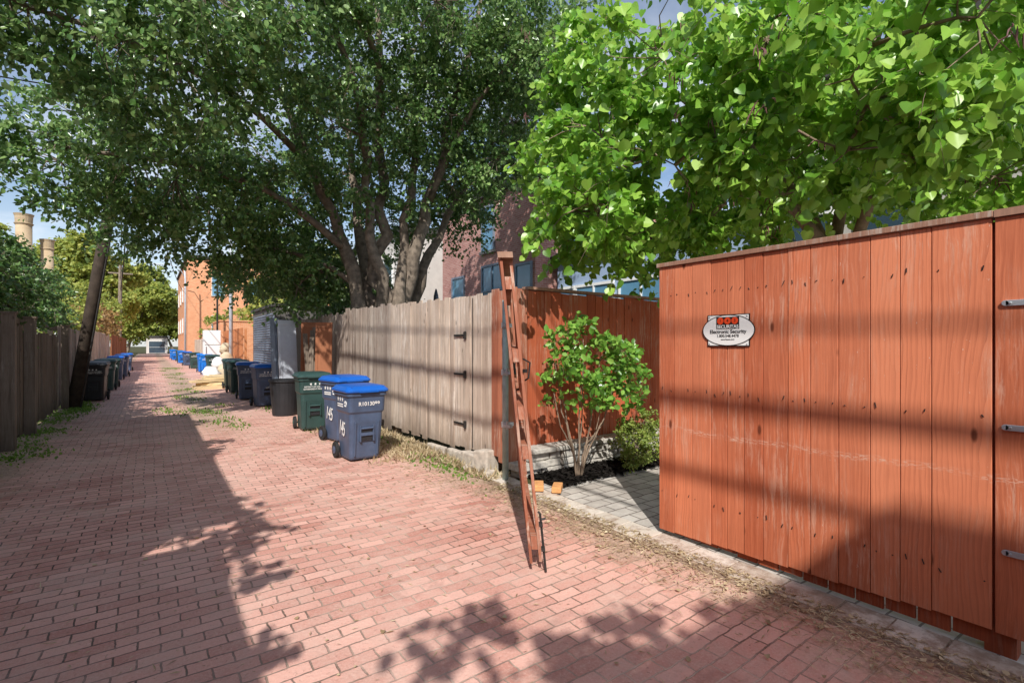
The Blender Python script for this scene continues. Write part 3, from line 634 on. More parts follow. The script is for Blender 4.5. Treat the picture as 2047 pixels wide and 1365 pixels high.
# ---------------------------------------------------------------- bins
def rr(w,d,r,z,cx=0,cy=0,n=4):
    out=[]
    for (sx,sy,a0) in ((1,1,0),(-1,1,90),(-1,-1,180),(1,-1,270)):
        for k in range(n+1):
            a=R(a0+90*k/n); out.append((cx+sx*(w/2-r)+r*math.cos(a),cy+sy*(d/2-r)+r*math.sin(a),z))
    return out
def bin_kind(bodym,lidm,lab,text=True):
    parts=[]
    def P(mb,name,mat,smooth=False,bevel=0):
        o=mb.build(name,mat,None,smooth,bevel); C.objects.unlink(o); parts.append(o); return o
    b=MB(); b.loft([rr(.44,.44,.05,.03,0,.02),rr(.46,.48,.06,.06,0,.02),rr(.50,.56,.06,.55,0,.0),rr(.505,.565,.06,.66),rr(.545,.605,.06,.69),rr(.56,.64,.06,.90),rr(.60,.68,.07,.905),rr(.60,.68,.07,.95),rr(.55,.62,.06,.95)])
    for sx in (-.17,.17):
        b.hexa([(sx-.012,-.245,.08),(sx+.012,-.245,.08),(sx+.012,-.20,.08),(sx-.012,-.20,.08),(sx-.012,-.295,.55),(sx+.012,-.295,.55),(sx+.012,-.25,.55),(sx-.012,-.25,.55)])
    P(b,'body',bodym,False,.004)
    b=MB(); b.box(-.10,.10,-.292,-.255,.36,.40); b.box(-.11,-.09,-.29,-.23,.28,.50); b.box(.09,.11,-.29,-.23,.28,.50); b.cyl((-.09,-.288,.46),(.09,-.288,.46),.014,8); P(b,'lift_bar',bodym)
    b=MB(); b.box(-.088,.088,-.272,-.25,.29,.45); P(b,'lift_pocket',M['black'])
    b=MB(); b.loft([rr(.63,.72,.08,.953,0,-.0),rr(.65,.74,.09,.965,0,-.0),rr(.65,.74,.09,.985,0,0),rr(.60,.68,.08,1.01,0,.0),rr(.57,.62,.09,1.035,0,.01),rr(.42,.44,.1,1.05,0,.02),rr(.2,.2,.08,1.054,0,.02)])
    b.tube([(-.24,.34,.97),(-.24,.41,.985),(.24,.41,.985),(.24,.34,.97)],.018,8)
    b.box(-.14,.14,-.385,-.36,.955,.985); b.box(-.25,-.22,-.32,.30,.99,1.035); b.box(.22,.25,-.32,.30,.99,1.035)
    P(b,'lid',lidm,False,.004)
    b=MB(); b.box(-.26,.26,.30,.36,.84,.93); b.cyl((-.25,.38,.90),(.25,.38,.90),.016,8); P(b,'handle',bodym)
    for sx in (-1,1):
        b=MB(); b.cyl((sx*.255,.24,.118),(sx*.305,.24,.118),.115,20)
        P(b,'wheel',M['rubber'],False,.01)
        b=MB(); b.cyl((sx*.300,.24,.118),(sx*.312,.24,.118),.055,12); b.cyl((sx*.30,.24,.118),(sx*.32,.24,.118),.02,8); P(b,'hub',bodym)
    b=MB(); b.cyl((-.26,.24,.118),(.26,.24,.118),.012,8); P(b,'axle',M['iron'])
    if text:
        def txt(t,s,x,z,dy):
            o=textmesh('lettering',t,s,M['cream'],None,Matrix.Translation((x,dy,z))@Matrix.Rotation(R(94),4,'X'),.0012,1.05,.0008); C.objects.unlink(o); parts.append(o)
        txt('R1013099',.075,.02,.795,-.3165)
        def star(cy,cz,r,x): 
            return [(x,cy-(r if k%2==0 else r*.42)*math.cos(math.pi/2+k*math.pi/5),cz+(r if k%2==0 else r*.42)*math.sin(math.pi/2+k*math.pi/5)) for k in range(10)]
        b=MB()
        for dy in (.13,.04,-.05): b.add(star(dy,.85,.04,-.2805),[tuple(range(10))])
        b.box(-.279,-.276,-.06,.17,.775,.792); b.box(-.277,-.273,-.06,.17,.745,.762)
        for k in range(3):
            a=k*2*math.pi/3; b.tube([(-.279,-.17+.035*math.cos(a+j*.35),.80+.035*math.sin(a+j*.35)) for j in range(5)],.008,5)
        P(b,'printed_emblem',M['cream'])
        o=textmesh('lettering','145',.22,M['cream'],None,Matrix.Translation((-.262,.02,.44))@Matrix(((0,0,-1,0),(-1,0,0,0),(0,1,0,0),(0,0,0,1)))@Matrix.Rotation(R(-8),4,'Z')@Matrix.Diagonal((.8,1.3,1,1)),.0015,.9,-.001); C.objects.unlink(o); parts.append(o)
    else:
        def star(cx,cz,r):
            return [(cx+(r if k%2==0 else r*.42)*math.cos(math.pi/2+k*math.pi/5),-.3175,cz+(r if k%2==0 else r*.42)*math.sin(math.pi/2+k*math.pi/5)) for k in range(10)]
        b=MB()
        for dx in(-.08,0,.08): b.add(star(dx,.845,.026),[tuple(range(9,-1,-1))])
        P(b,'printed_stars',M['cream'])
        for t,z in (('DISTRICT OF COLUMBIA',.795),('GOVERNMENT PROPERTY',.755)):
            o=textmesh('lettering',t,.036,M['cream'],None,Matrix.Translation((0,-.3135,z))@Matrix.Rotation(R(94),4,'X'),.001,1,.0004); C.objects.unlink(o); parts.append(o)
    return parts,lab
K={'navy':bin_kind(M['navy'],M['blue'],'navy wheeled recycling bin with blue lid'),
   'navy2':bin_kind(M['navy'],M['blue'],'navy wheeled bin with bright blue lid',False),
   'green':bin_kind(M['green'],M['green'],'dark green wheeled rubbish bin with closed lid',False),
   'black':bin_kind(M['black'],M['black'],'black wheeled rubbish bin with closed lid',False),
   'blue':bin_kind(M['brightblue'],M['brightblue'],'bright blue wheeled recycling bin',False)}
def putbin(kind,x,y,rot,sc=1,extra=''):
    parts,lab=K[kind]
    e=bpy.data.objects.new('wheeled_bin',None); C.objects.link(e); e.location=(x,y,0); e.rotation_euler=(0,0,R(rot)); e.scale=(sc*.94,sc*.94,sc)
    e['label']=lab+extra; e['category']='rubbish bin'; e['group']='wheeled bins along the alley'
    for p in parts:
        q=p.copy(); C.objects.link(q); q.parent=e
putbin('navy',2.26,6.58,2,.94,' beside the fence')
putbin('navy',2.50,8.0,10,.98,' second in the row'); putbin('green',2.35,9.35,-4,.98,' beside blue lidded bins')
for k,x,y,r in (('navy2',2.3,13.6,3),('navy2',2.2,15.6,-5),('green',2.25,18.0,5),('green',2.3,19.7,0),('green',2.45,28.2,4),('blue',2.35,29.9,-6),('blue',2.4,33,3),('green',2.3,38,0),('navy2',2.2,44,6),('blue',2.1,50,0),('green',2.2,56,3),('blue',2.0,61,0),('blue',2.0,67,0),
  ('black',-1.22,17.6,-4),('black',-1.25,18.9,3),('green',-1.2,21.2,0),('green',-1.15,22.6,5),('navy2',-1.2,27.5,0),('navy2',-1.1,30.2,-4),('blue',-1.2,33,2),('navy2',-1.1,36.5,0)):
    putbin(k,x,y,r,1.0,' standing against the fence')
tc=thing('trash_can','open black round plastic trash can full of planks','trash can',(2.35,11.6,0))
b=MB(); n=24
def ring(r,z): return [(2.35+r*math.cos(2*math.pi*k/n),11.6+r*math.sin(2*math.pi*k/n),z) for k in range(n)]
b.loft([ring(.24,.0),ring(.25,.03),ring(.30,.72),ring(.325,.725),ring(.325,.77),ring(.295,.77),ring(.28,.5)]); b.build('can_body',M['black'],tc)
for sx in(-1,1):
    b=MB(); b.tube([(2.35+sx*.31,11.53,.62),(2.35+sx*.36,11.56,.60),(2.35+sx*.36,11.64,.60),(2.35+sx*.31,11.67,.62)],.012,6); b.build('handle',M['black'],tc)
def lean(name,label,x,y,w,h,t,rotz,tilt,mat,cat):
    b=MB(); b.obox((0,0,h/2),(w,t,h),(0,0,0)); b.box(-w/2+.04,w/2-.04,-t/2-.012,-t/2,.05,.09); b.box(-w/2+.04,w/2-.04,-t/2-.012,-t/2,h-.12,h-.07); b.box(-w/2+.03,-w/2+.06,-t/2-.011,-t/2,.1,h-.13)
    o=b.build(name,mat,bevel=.004); o.location=(x,y,0); o.rotation_euler=(R(tilt),0,R(rotz)); tag(o,label,cat)
lean('metal_sheet','tall grey metal panel leaning against the fence',2.66,12.6,.42,2.1,.05,12,-5,M['sheet'],'panel')
lean('metal_sheet','narrow grey metal cabinet panel against the fence',2.45,12.9,.13,2.15,.15,30,-3,M['rollup'],'panel')
lean('door_panel','discarded brown wooden door leaning against the fence',3.05,12.3,.45,2.05,.04,-20,-5,M['plywood'],'door')
lean('door_panel','discarded dark brown door leaning against the fence',3.0,11.1,.35,2.0,.04,-30,-4,M['plywood'],'door')
for k in range(4):
    lean('plank','narrow weathered plank leaning on the fence',2.75+.09*k,11.2+.2*k,.1,1.7+.1*k,.03,random.uniform(-30,10),-10-2*k,M['darkwood'],'plank')
e=thing('discarded_refrigerator','white discarded refrigerator standing by the fence','refrigerator',(2.7,31.4,0))
b=MB(); b.box(2.3,3.1,31.2,31.9,.03,2.3); b.build('cabinet',M['white'],e,bevel=.03)
b=MB(); b.box(2.31,3.09,31.13,31.19,.1,1.5); b.build('door',M['white'],e,bevel=.02)
b=MB(); b.box(2.31,3.09,31.13,31.19,1.53,2.28); b.build('door',M['white'],e,bevel=.02)
b=MB(); b.cyl((2.4,31.09,1.0),(2.4,31.09,1.45),.02,6); b.build('handle',M['steel'],e)
for i,(x,y,z,s) in enumerate(((2.25,25.6,.25,.32),(2.7,25.9,.3,.38),(2.5,26.3,.7,.30),(2.85,26.6,.9,.32),(2.2,27.1,.25,.3),(2.9,27.3,1.35,.3))):
    b=MB(); rings=[]
    for j in range(9):
        t=j/8; zz=z-s*.8+1.7*s*t; r=s*math.sin(math.pi*min(1,.12+t*.8))**.6*(1-.3*t); rings.append([(x+r*(1+.12*rng.normal())*math.cos(a),y+r*(1+.12*rng.normal())*math.sin(a),max(0.01,zz)) for a in np.linspace(0,2*math.pi,14,endpoint=False)])
    b.loft(rings); o=b.build('rubbish_bag',M['bagtan'] if i%2 else M['white'],smooth=True); tag(o,'stuffed pale rubbish bag piled by the alley','bag','rubbish bags in a pile')
for (x,y,z,sx,sy,sz,r) in ((1.75,20.2,.06,1.1,.7,.10,.1),(1.8,20.3,.17,1.0,.55,.08,-.22),(1.65,20.15,.27,1.15,.25,.07,.25),(1.9,20.5,.36,.9,.5,.05,.05),(2.0,21.3,.2,.7,.5,.38,.3)):
    b=MB(); b.obox((x,y,z),(sx,sy,sz),(.03,0,r)); b.obox((x+.05,y+.05,z+sz/2+.012),(sx*.8,sy*.7,.012),(.06,.03,r+.1)); o=b.build('cardboard_box',M['card']); tag(o,'flattened pale cardboard and boards stacked on the bricks','box','discarded cardboard boxes')
# ---------------------------------------------------------------- trees
pt=thing('pear_tree','large multi-stemmed dark leaved pear tree behind the fence','tree',(4.7,11.8,0))
mb=MB(); nodes=[]
def limb(pts,rad,n=10,amp=.25,sub=4):
    p,r=wobble(pts,rad,sub,amp); mb.tube(p,r,n); nodes.extend([tuple(q) for q in p[sub:]])
limb([(4.7,11.8,-.1),(4.7,11.8,.8),(4.68,11.8,2.0)],[.55,.44,.50],16,.10)
limb([(4.55,11.85,1.3),(4.1,11.95,2.9),(3.4,12.0,4.6),(2.4,11.6,6.6),(1.2,10.7,8.2)],[.28,.18,.12,.08,.05],10,.4)
limb([(4.6,11.75,1.3),(4.55,11.7,3.0),(4.45,11.5,5.4),(4.3,11.1,7.8),(4.0,10.8,10)],[.30,.19,.12,.08,.04],10,.5)
limb([(4.85,11.7,1.3),(5.2,11.4,3.1),(5.5,11.0,5.0),(5.9,10.5,7.2),(6.2,9.8,9.5)],[.28,.18,.12,.08,.04],10,.5)
limb([(4.7,12.0,1.3),(4.45,12.4,3.4),(4.3,13.1,6),(4.3,14,8.6)],[.25,.15,.10,.05],10,.5)
limb([(4.95,11.8,1.3),(5.5,11.7,3.0),(6.2,11.4,4.7),(7.1,10.8,6.6)],[.22,.13,.09,.05],10,.5)
limb([(4.6,11.6,1.6),(4.2,11.3,3.6),(3.9,10.9,5.6),(3.1,10.0,7.4),(2.2,9.2,8.6)],[.18,.12,.09,.06,.04],10,.6)
limb([(4.8,11.6,1.6),(4.9,11.3,3.8),(5.1,11.0,6.2),(5.0,10.4,8.8)],[.18,.12,.08,.04],10,.6)
limb([(3.75,12,3.8),(2.4,11.9,4.7),(.6,11.6,5.0),(-1.2,11.8,5.0)],[.09,.07,.05,.03])
limb([(2.9,11.8,5.6),(1.4,10.6,6.1),(-.3,9.5,6.1),(-1.3,9.0,5.9)],[.08,.06,.045,.025])
limb([(4.1,11.95,2.9),(3.3,12.5,3.5),(2.4,13.5,3.9)],[.09,.06,.03])
limb([(5.5,11,5),(5.8,9.9,6.6),(6.6,8.8,8)],[.09,.06,.03])
limb([(4.3,11.1,6.6),(3.6,9.8,7.6),(2.0,8.6,7.6),(.6,8.2,6.8)],[.08,.06,.05,.03])
plobes=[(-.75,9.2,6.0,1.2,1.2,1.1,1),(.33,9.6,6.0,1.5,1.5,1.3,1),(.4,12,4.8,1.8,1.5,1.1,1.1),(-1.3,12.05,4.8,1.1,1.1,.9,1.3),(1.9,9.7,7.2,1.8,1.7,1.4,1),
 (2.4,12.4,5.5,1.7,1.6,1.4,1),(2.1,13.8,3.9,1.3,1.2,.9,1.4),(3.4,12.9,3.4,.9,.9,.8,1.3),(4.3,10.3,8.4,1.8,1.6,1.3,1),(5.8,9.4,8.4,1.6,1.6,1.4,1),(7.1,10.3,6.7,1.3,1.3,1.2,1),
 (6.9,12.0,6.2,1.1,1.2,1.1,1),(4.55,14,7.2,2.0,1.8,1.7,.8),(6.4,13,7.9,1.9,1.8,1.5,.8),(7.0,8.6,8.1,1.3,1.3,1.2,1),(-1.5,8.8,5.9,.8,.8,.8,1.1),(.6,8.2,6.5,1.2,1.1,.9,1),
 (-.1,13.7,4.3,1.0,1.0,.8,1.2),(3.2,14.5,5.4,1.4,1.4,1.4,.9),(3.2,11.0,6.2,1.0,1.0,1.0,.8),(2.0,8.3,7.9,1.3,1.2,1.0,.8),(4.6,8.9,8.3,1.3,1.1,1.1,.8),(1.0,14.5,5.6,1.4,1.4,1.2,.8),(8.4,11.5,7.8,1.6,1.5,1.6,.9),
 (5.6,14.6,5.2,1.3,1.2,1.2,.8),(7.6,13.2,5.6,1.2,1.2,1.3,.7),(-.6,12.6,6.2,1.2,1.2,1.0,.9),(3.4,16,4.0,1.2,1.2,1.2,1.1),(6.6,9.8,5.9,.9,.9,.8,.9),(7.7,9.8,8.6,1.4,1.4,1.3,.9),
 (4.8,16.2,3.3,1.2,1.2,.9,1),(6.3,16.2,3.6,1.2,1.2,1.0,.8),(2.5,16.5,3.6,.8,1.2,.7,1.1),(2.9,12.9,2.9,.55,.6,.45,1.2),
 (4.3,10.2,6.6,.9,.8,.8,.8),(5.3,9.9,6.7,.8,.8,.8,.8),(3.7,11.0,5.0,.6,.5,.6,.7),(4.8,10.8,5.2,.5,.5,.5,.6),(5.9,10.6,5.3,.6,.6,.5,.7)]
CL,TW,P,A,N_,Z=sprays(plobes,31,9,12,.46,.100,droop=.5,nrand=.9,shell=.35)
connect(mb,nodes,plobes,CL,TW,.035,.011,.0035,.25)
mb.build('trunk',M['bark'],pt,True)
leaves('crown',P,A,N_,Z,'oval',M['pear'],pt); print('PEAR',len(P))
rb=thing('redbud_tree','bright green redbud tree with heart shaped leaves and seed pods','tree',(7.2,2.6,0))
mb=MB(); nodes=[]
limb([(7.2,2.6,-.1),(7.1,2.6,1.5),(6.9,2.7,2.6)],[.13,.11,.10],10,.1)
limb([(6.9,2.7,2.6),(6.2,3.0,3.3),(5.4,3.3,3.7),(4.5,3.4,3.8)],[.08,.06,.045,.02])
limb([(6.95,2.65,2.2),(6.6,2.2,3.2),(5.8,1.8,3.7),(4.9,1.5,3.7)],[.07,.055,.04,.02])
limb([(6.9,2.7,2.6),(6.6,3.4,4.0),(5.8,4.2,4.9)],[.08,.06,.03])
limb([(6.9,2.7,2.6),(7.2,2.6,4.2),(7.6,2.4,5.6)],[.08,.06,.03])
rl=[(3.75,3.75,3.0,.55,.6,.55,1.1),(3.95,4.05,3.95,.7,.7,.6,1),(4.6,4.0,2.75,.6,.5,.4,1.1),(4.25,3.1,3.3,.7,.7,.55,1),(4.2,3.2,4.4,.8,.8,.7,1),(4.4,2.4,3.55,.7,.7,.6,1),(4.25,2.1,4.25,.7,.7,.6,1),
 (4.5,1.66,3.05,.6,.6,.42,1),(4.2,1.38,3.65,.6,.6,.55,1),(5.2,1.2,3.3,.8,.7,.5,1),(4.3,.85,3.6,.6,.6,.5,1),(5.6,3.36,3.2,.7,.7,.5,1),(6.3,2.8,3.3,.7,.7,.5,1),(6.9,1.8,3.4,.8,.8,.5,1),
 (5.3,4.9,4.9,1.0,1.0,1.0,1),(6.8,3.7,5.2,1.2,1.2,1.0,1),(8.2,2.1,5.2,1.2,1.2,1.0,1),(5.1,5.3,5.7,.8,.8,.9,1),(6.0,2.2,4.6,1.1,1.1,.8,1),(5.6,.7,4.4,.9,.8,.7,1),(4.15,4.4,3.1,.5,.5,.55,1.1),(5.2,2.6,5.2,.9,.9,.7,1),
 (5.2,4.9,3.25,.7,.7,.5,1.1),(5.96,4.3,3.0,.8,.7,.6,1.2),(7.2,3.9,3.6,.9,.8,.8,1.2),(8.2,3.3,4.0,.9,.9,.9,1.1),(9.0,2.1,4.0,.9,.9,1.0,1.1),(6.9,1.2,4.1,.8,.8,.6,1),(4.85,5.3,4.2,.6,.6,.8,1.1),(6.6,2.7,4.3,.8,.8,.6,1),(6.7,1.2,3.15,.7,.6,.4,1),(7.6,.6,4.0,.9,.8,.8,1),(8.2,4.6,5.0,1.1,1.1,1.0,.9),(5.9,5.5,3.9,.8,.8,.8,1),(6.9,5.4,3.4,.9,.8,.7,1)]
CL,TW,P,A,N_,Z=sprays(rl,33,7,10,.32,.100,droop=.35,nrand=.7,up=.5,shell=.35,hang=.7)
keep=~((P[:,0]<3.32)&(P[:,1]<2.5)); P,A,N_,Z=P[keep],A[keep],N_[keep],Z[keep]
connect(mb,nodes,rl,CL,TW,.018,.008,.003,.4)
mb.build('trunk',M['bark2'],rb,True)
leaves('crown',P,A,N_,Z,'heart',M['redbud'],rb); print('REDBUD',len(P))
b=MB()
for _ in range(150):
    lb=rl[rng.integers(4,len(rl))]; c0=np.array(lb[:3])+rng.normal(size=3)*np.array(lb[3:6])*.6
    for q in range(6):
        c=c0+rng.normal(size=3)*.035; w=Vector(rng.normal(size=3)*.02)
        b.tube([c,Vector(c)+Vector((0,0,-.04))+w,Vector(c)+Vector((0,0,-.09))+w*1.5],[.002,.007,.002],4,False)
o=b.build('seed_pods',M['pod'],rb); o['kind']='stuff'
cm=thing('camellia_shrub','glossy green camellia shrub with bare forked stems','shrub',(3.90,4.12,0))
mb=MB(); nodes=[]
cb=(3.90,4.12,0)
for (x,y,z) in ((3.60,4.2,1.0),(3.72,4.25,1.3),(3.92,4.1,1.5),(4.12,4.0,1.35),(4.37,4.0,1.1),(4.52,4.2,.95),(4.05,4.2,1.6),(3.58,4.15,1.3),(4.25,4.1,.8)):
    limb([(cb[0]+random.uniform(-.03,.03),cb[1]+random.uniform(-.03,.03),0),(cb[0]*.72+x*.28,cb[1]*.72+y*.28,.35),(cb[0]*.3+x*.7,cb[1]*.3+y*.7,z*.6),(x,y,z)],[.012,.010,.007,.004],6,.8,3)
cl=[(3.66,4.12,1.2,.22,.22,.36,.8),(3.87,4.08,1.5,.32,.25,.26,1),(4.22,4.0,1.3,.38,.3,.33,.9),(4.55,4.0,1.12,.28,.25,.30,1),(4.02,4.0,1.15,.36,.25,.28,.7),(4.66,4.05,.88,.2,.2,.22,.9),(3.70,4.1,1.62,.17,.15,.16,1),(4.32,4.0,1.5,.22,.2,.18,1),(4.35,3.95,.86,.26,.2,.16,.5)]
CL,TW,P,A,N_,Z=sprays(cl,150,5,6,.13,.078,droop=.2,nrand=.8,up=.5,shell=.3,hang=.2)
connect(mb,nodes,cl,CL,TW,.006,.004,.0018,.3); mb.build('stems',M['bark2'],cm,True)
leaves('foliage',P,A,N_,Z,'oval',M['camellia'],cm); print('CAM',len(P))
az=thing('low_bush','small yellow green bush beside the stone wall','shrub',(4.80,4.0,0)); mb=MB(); nodes=[]
for k in range(7): a=k*.9; limb([(4.80,4.0,0),(4.80+.1*math.cos(a),4.0+.1*math.sin(a),.15),(4.80+.2*math.cos(a),4.0+.2*math.sin(a),.3)],[.01,.008,.004],5,.5,2)
cl=[(4.79,4.0,.36,.30,.28,.30,1),(4.88,4.05,.54,.22,.22,.16,1),(4.70,3.92,.18,.22,.22,.16,1),(4.64,4.0,.42,.18,.2,.18,1)]
CL,TW,P,A,N_,Z=sprays(cl,620,5,7,.08,.036,nrand=.9,shell=.2,hang=-.1)
connect(mb,nodes,cl,CL,TW,.005,.003,.0015,.2); mb.build('stems',M['bark2'],az); leaves('foliage',P,A,N_,Z,'oval',M['azalea'],az); print('AZ',len(P))
def bush(name,label,base,lobes,mat,leaf,per,cr,shape='oval',tw=7,lpt=9,trunkr=.12,cat='tree',shell=.5):
    e=thing(name,label,cat,base); global mb,nodes
    mb=MB(); nodes=[]
    zt=np.mean([l[2] for l in lobes])
    cx=np.mean([l[0] for l in lobes]); cy=np.mean([l[1] for l in lobes])
    limb([base,(base[0]*.7+cx*.3,base[1]*.7+cy*.3,zt*.4),(cx,cy,zt*.9)],[trunkr,trunkr*.8,trunkr*.4],8,.2,3)
    CL,TW,P,A,N_,Z=sprays(lobes,per,tw,lpt,cr,leaf,shell=shell)
    connect(mb,nodes,lobes,CL,TW,trunkr*.45,trunkr*.12,trunkr*.04,.25)
    mb.build('trunk',M['bark'],e,True); leaves('crown',P,A,N_,Z,shape,mat,e); print(name,len(P))
bush('holly_tree','dark evergreen tree hanging over the wooden fence',(-2.9,12.6,0),[(-2.4,11.2,2.5,.7,1.1,.6,1),(-2.6,12.6,2.9,.9,1.2,.9,1),(-3.2,13.8,3.2,1.0,1.2,1.0,1),(-2.3,14.2,2.5,.6,1.0,.6,1),(-3.6,11.6,3.3,1.0,1.0,.8,1),(-2.4,10.2,2.7,.7,.8,.7,1),(-2.1,12.6,2.2,.5,1.2,.45,1)],M['holly'],.078,55,.33)
bush('holly_tree','dark green evergreen tree beyond the leaning pole',(-3.4,19,0),[(-2.8,18,3.0,.9,1.4,.9,1),(-3.2,20,3.3,1.0,1.6,1.0,1),(-2.4,16.8,2.6,.6,1.2,.6,1),(-2.4,19,2.4,.5,1.4,.4,1)],M['holly'],.09,45,.36)
bush('shrub','rusty brown and green shrub over the fence',(-3.0,36,0),[(-2.6,32,2.7,.8,2.4,.7,1),(-2.8,37,3.0,.9,2.4,.8,1),(-2.6,42,2.8,.9,2.4,.8,1)],M['rust_shrub'],.14,18,.5,'rough',6,8,.1,'shrub')
bush('shrub','bright green shrub farther along the fence',(-3.0,28,0),[(-2.5,27,2.5,.6,1.8,.6,1),(-3.2,29.5,3.0,1.0,1.8,.9,1)],M['fartree'],.12,20,.45,'rough',6,8,.1,'shrub')
far=[((-6,78,0),[(-6,78,9,3.2,3.2,3.0,1),(-4,76,6.5,2.4,2.6,2.2,1),(-8.5,80,11,3.4,3,2.6,1),(-3.5,80,10.5,2.4,2.4,2,1),(-6,78,13,2.6,2.6,2.2,1)]),
     ((-13,68,0),[(-13,68,9,3.5,3.5,3,1),(-10.5,66,6.5,2.5,2.5,2.2,1),(-15,70,12,3,3,2.6,1)]),
     ((-3,100,0),[(-3,100,8,3.5,3.5,3.2,1),(.5,98,9,3.0,3,2.4,1),(-1,102,12,3.2,3,2.4,1),(2.5,101,7,2.4,2.4,1.8,1),(-2.6,98,4.5,1.6,2,1.8,1)]),
     ((4,122,0),[(1,122,6,4,3,3.4,1),(-4,122,6,4,3,3.8,1),(5,122,7,3,3,4,1)]),
     ((-2.9,50,0),[(-3.0,50,3.6,1.0,2.4,1.2,1),(-3.2,54,4.2,1.2,2.4,1.4,1),(-4.5,52,5.4,1.6,2.2,1.2,1)]),
     ((5.6,58,0),[(5.2,57,3.2,1.4,1.6,1.3,1),(7.0,55,3.6,1.6,1.6,1.5,1)]),
     ((7,30,0),[(5.6,27,3.2,1.5,2,1.4,1),(6.5,31,4.6,1.8,2,1.7,1),(6.0,35,3.6,1.2,1.6,1.2,1),(7.5,27,5,1.8,2,1.6,1)])]
for base,lb in far:
    fy=base[1]>60
    bush('shade_tree','yellow green leafy tree farther down the alley',base,lb,M['fartree'],.34 if fy else .16,14 if fy else 18,.8 if fy else .5,'rough',7,9,.25)
bush('maple_tree','leafy tree overhanging the alley beside the garage',(-2.4,-5.6,0),[(-1.15,-1.9,4.35,.50,.45,.30,1),(-.8,-2.6,4.5,.42,.4,.3,1),(-1.6,-2.7,4.7,.5,.45,.35,.9),(-.45,-3.0,4.7,.4,.4,.2,.8),(-2.6,-2.6,4.6,.5,.7,.4,.6)],M['fartree'],.12,26,.28,'rough',5,7,.07)
bush('shade_tree','small leafy tree growing between the two garages',(-2.3,1.45,0),[(-2.0,.5,3.75,.40,.5,.30,1.2),(-1.85,1.2,3.9,.4,.4,.3,1.2),(-2.2,1.9,4.1,.4,.5,.3,1),(-2.0,-.4,3.45,.35,.4,.25,.9),(-1.95,5.2,3.9,.35,.8,.3,.9),(-1.95,7.6,3.85,.3,.8,.25,.9)],M['fartree'],.12,30,.26,'rough',5,7,.06)
# ---------------------------------------------------------------- weeds, litter
def scatter(n,fx,size,mat,name,label,cat,shape='oval',flat=True,tall=1):
    P=np.array([fx() for _ in range(n)]); 
    if flat:
        ax=rng.normal(size=(n,3)); ax[:,2]*=.12; nn=np.tile((0,0,1.),(n,1))+rng.normal(size=(n,3))*.25
    else:
        ax=rng.normal(size=(n,3))*.6; ax[:,2]=np.abs(ax[:,2])+tall; nn=rng.normal(size=(n,3))+np.array((0,0,.4))
    o=leaves(name,P,ax,nn,size*rng.uniform(.4,1.5,n),shape,mat); tag(o,label,cat,kind='stuff')
U=random.uniform; Ga=random.gauss
def lit():
    r=random.random()
    if r<.42: return (min(3.28,3.15-abs(Ga(0,.26))),U(-.5,4.4),.017)
    if r<.70: return (min(3.28,3.1-abs(Ga(0,.45))),U(4.4,11),.01)
    if r<.86: return (U(-1.6,3),U(1.2,11),.01)
    return (1.0+Ga(0,.25),U(9,40),.01)
scatter(1500,lit,.022,M['litter'],'fallen_leaves','scattered dry leaves and clippings on the bricks','leaves','rough')
scatter(12000,lit,.038,M['litter'],'dry_grass_clippings','fine dry grass clippings strewn on the alley','clippings','blade')
spots=[(3.1+Ga(0,.05),5.2+U(0,5)) for _ in range(10)]+[(2.9,5.9),(3.1,5.5),(3.0,4.9)]+[(-1.5+Ga(0,.12),U(9,30)) for _ in range(60)]+[(-1.35+Ga(0,.12),U(14.6,16.6)) for _ in range(12)]+[(1.0+Ga(0,.3),U(10.5,40)) for _ in range(34)]+[(2.6+Ga(0,.2),U(9,20)) for _ in range(8)]
def wd():
    s=random.choice(spots); return (s[0]+Ga(0,.13),s[1]+Ga(0,.28),0.0)
scatter(9000,wd,.036,M['weed'],'weeds','low green weeds growing along the fences and joints','weeds','oval',False,.3)
def gr():
    return (U(3.0,3.3),U(4.6,9),0) if random.random()<.5 else (2.75+Ga(0,.22),U(6.0,10.5),0)
scatter(5000,gr,.09,M['litter'],'dry_grass','dry straw coloured grass at the fence base','grass','blade',False,.1)
def mch(): return (U(3.45,7),U(3.92,4.47),U(.02,.05))
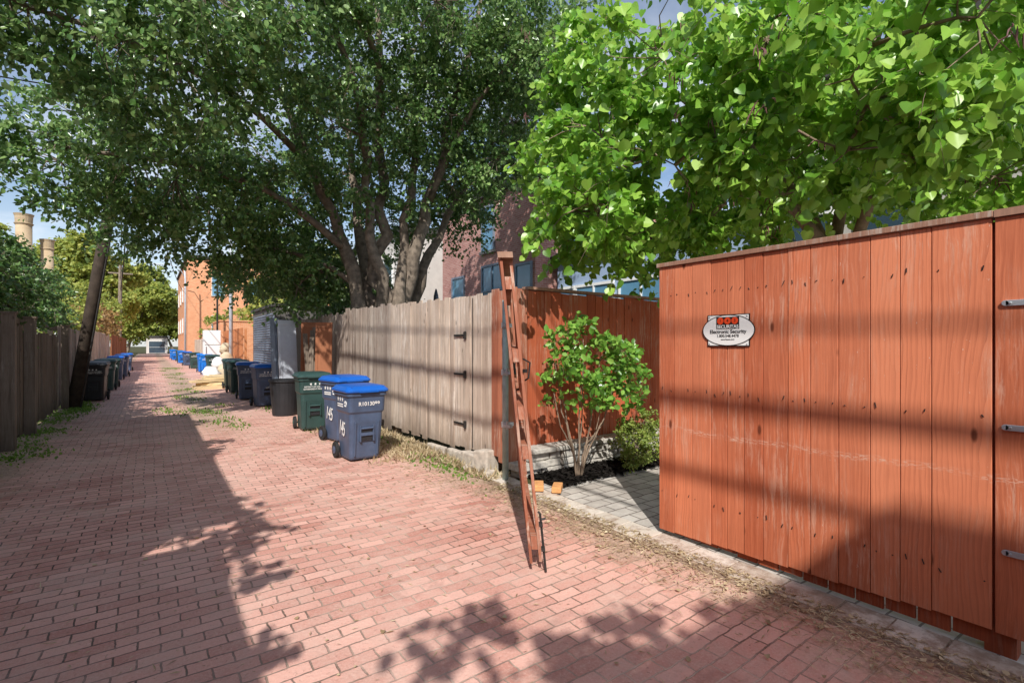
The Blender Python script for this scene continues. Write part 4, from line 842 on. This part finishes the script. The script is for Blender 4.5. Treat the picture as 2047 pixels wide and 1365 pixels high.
scatter(5000,mch,.035,M['mulch'],'mulch_chips','loose black mulch chips','mulch','rough')
# ---------------------------------------------------------------- light, world, camera
el=R(42); az_=Vector((.583,.812,0)).normalized(); D=Vector((az_.x*math.cos(el),az_.y*math.cos(el),-math.sin(el)))
L=bpy.data.lights.new('sun','SUN'); L.energy=5.0; L.angle=R(.5); L.color=(1,.97,.92)
lo=bpy.data.objects.new('sun',L); C.objects.link(lo); lo.rotation_euler=D.to_track_quat('-Z','Y').to_euler(); lo.location=(0,0,30)
W=bpy.data.worlds.new('World'); S.world=W; W.use_nodes=True; nt=W.node_tree; nt.nodes.clear(); g=G(nt)
sky=g.n('ShaderNodeTexSky'); sky.sky_type='NISHITA'; sky.sun_disc=False; sky.sun_elevation=el; sky.sun_rotation=math.atan2(-.583,-.812)%(2*math.pi)
tc_=g.n('ShaderNodeTexCoord').outputs['Generated']; s=g.xyz(tc_)
q=g.math('ADD',g.math('MAXIMUM',s[2],0.0),.18)
cv=g.comb(g.math('DIVIDE',s[0],q),g.math('DIVIDE',s[1],q),0.)
cn=g.ramp(g.noise(cv,.9,7,.6),[(.44,0.),(.64,1.)])
low=g.math('SUBTRACT',1.0,g.smooth(s[2],.10,.6))
f=g.math('MULTIPLY',cn,g.math('ADD',g.math('MULTIPLY',low,.5),.4))
f=g.math('MAXIMUM',f,g.math('MULTIPLY',g.math('SUBTRACT',1.0,g.smooth(s[2],.0,.28)),.5))
skc=g.mix(f,sky.outputs[0],(7.2,7.4,7.8))
bg=g.n('ShaderNodeBackground'); bg.inputs[1].default_value=.15; wo=g.n('ShaderNodeOutputWorld')
g.l(skc,bg.inputs[0]); g.l(bg.outputs[0],wo.inputs[0])
cam=bpy.data.cameras.new('camera'); co=bpy.data.objects.new('camera',cam); C.objects.link(co); S.camera=co
co.location=(0,0,1.5); co.rotation_euler=(R(90),0,-R(35.87)); cam.sensor_width=36; cam.lens=36*1000/2047; cam.shift_y=.0037; cam.clip_start=.05; cam.clip_end=2000
for o in bpy.data.objects:
    if 'o' in o.keys(): del o['o']
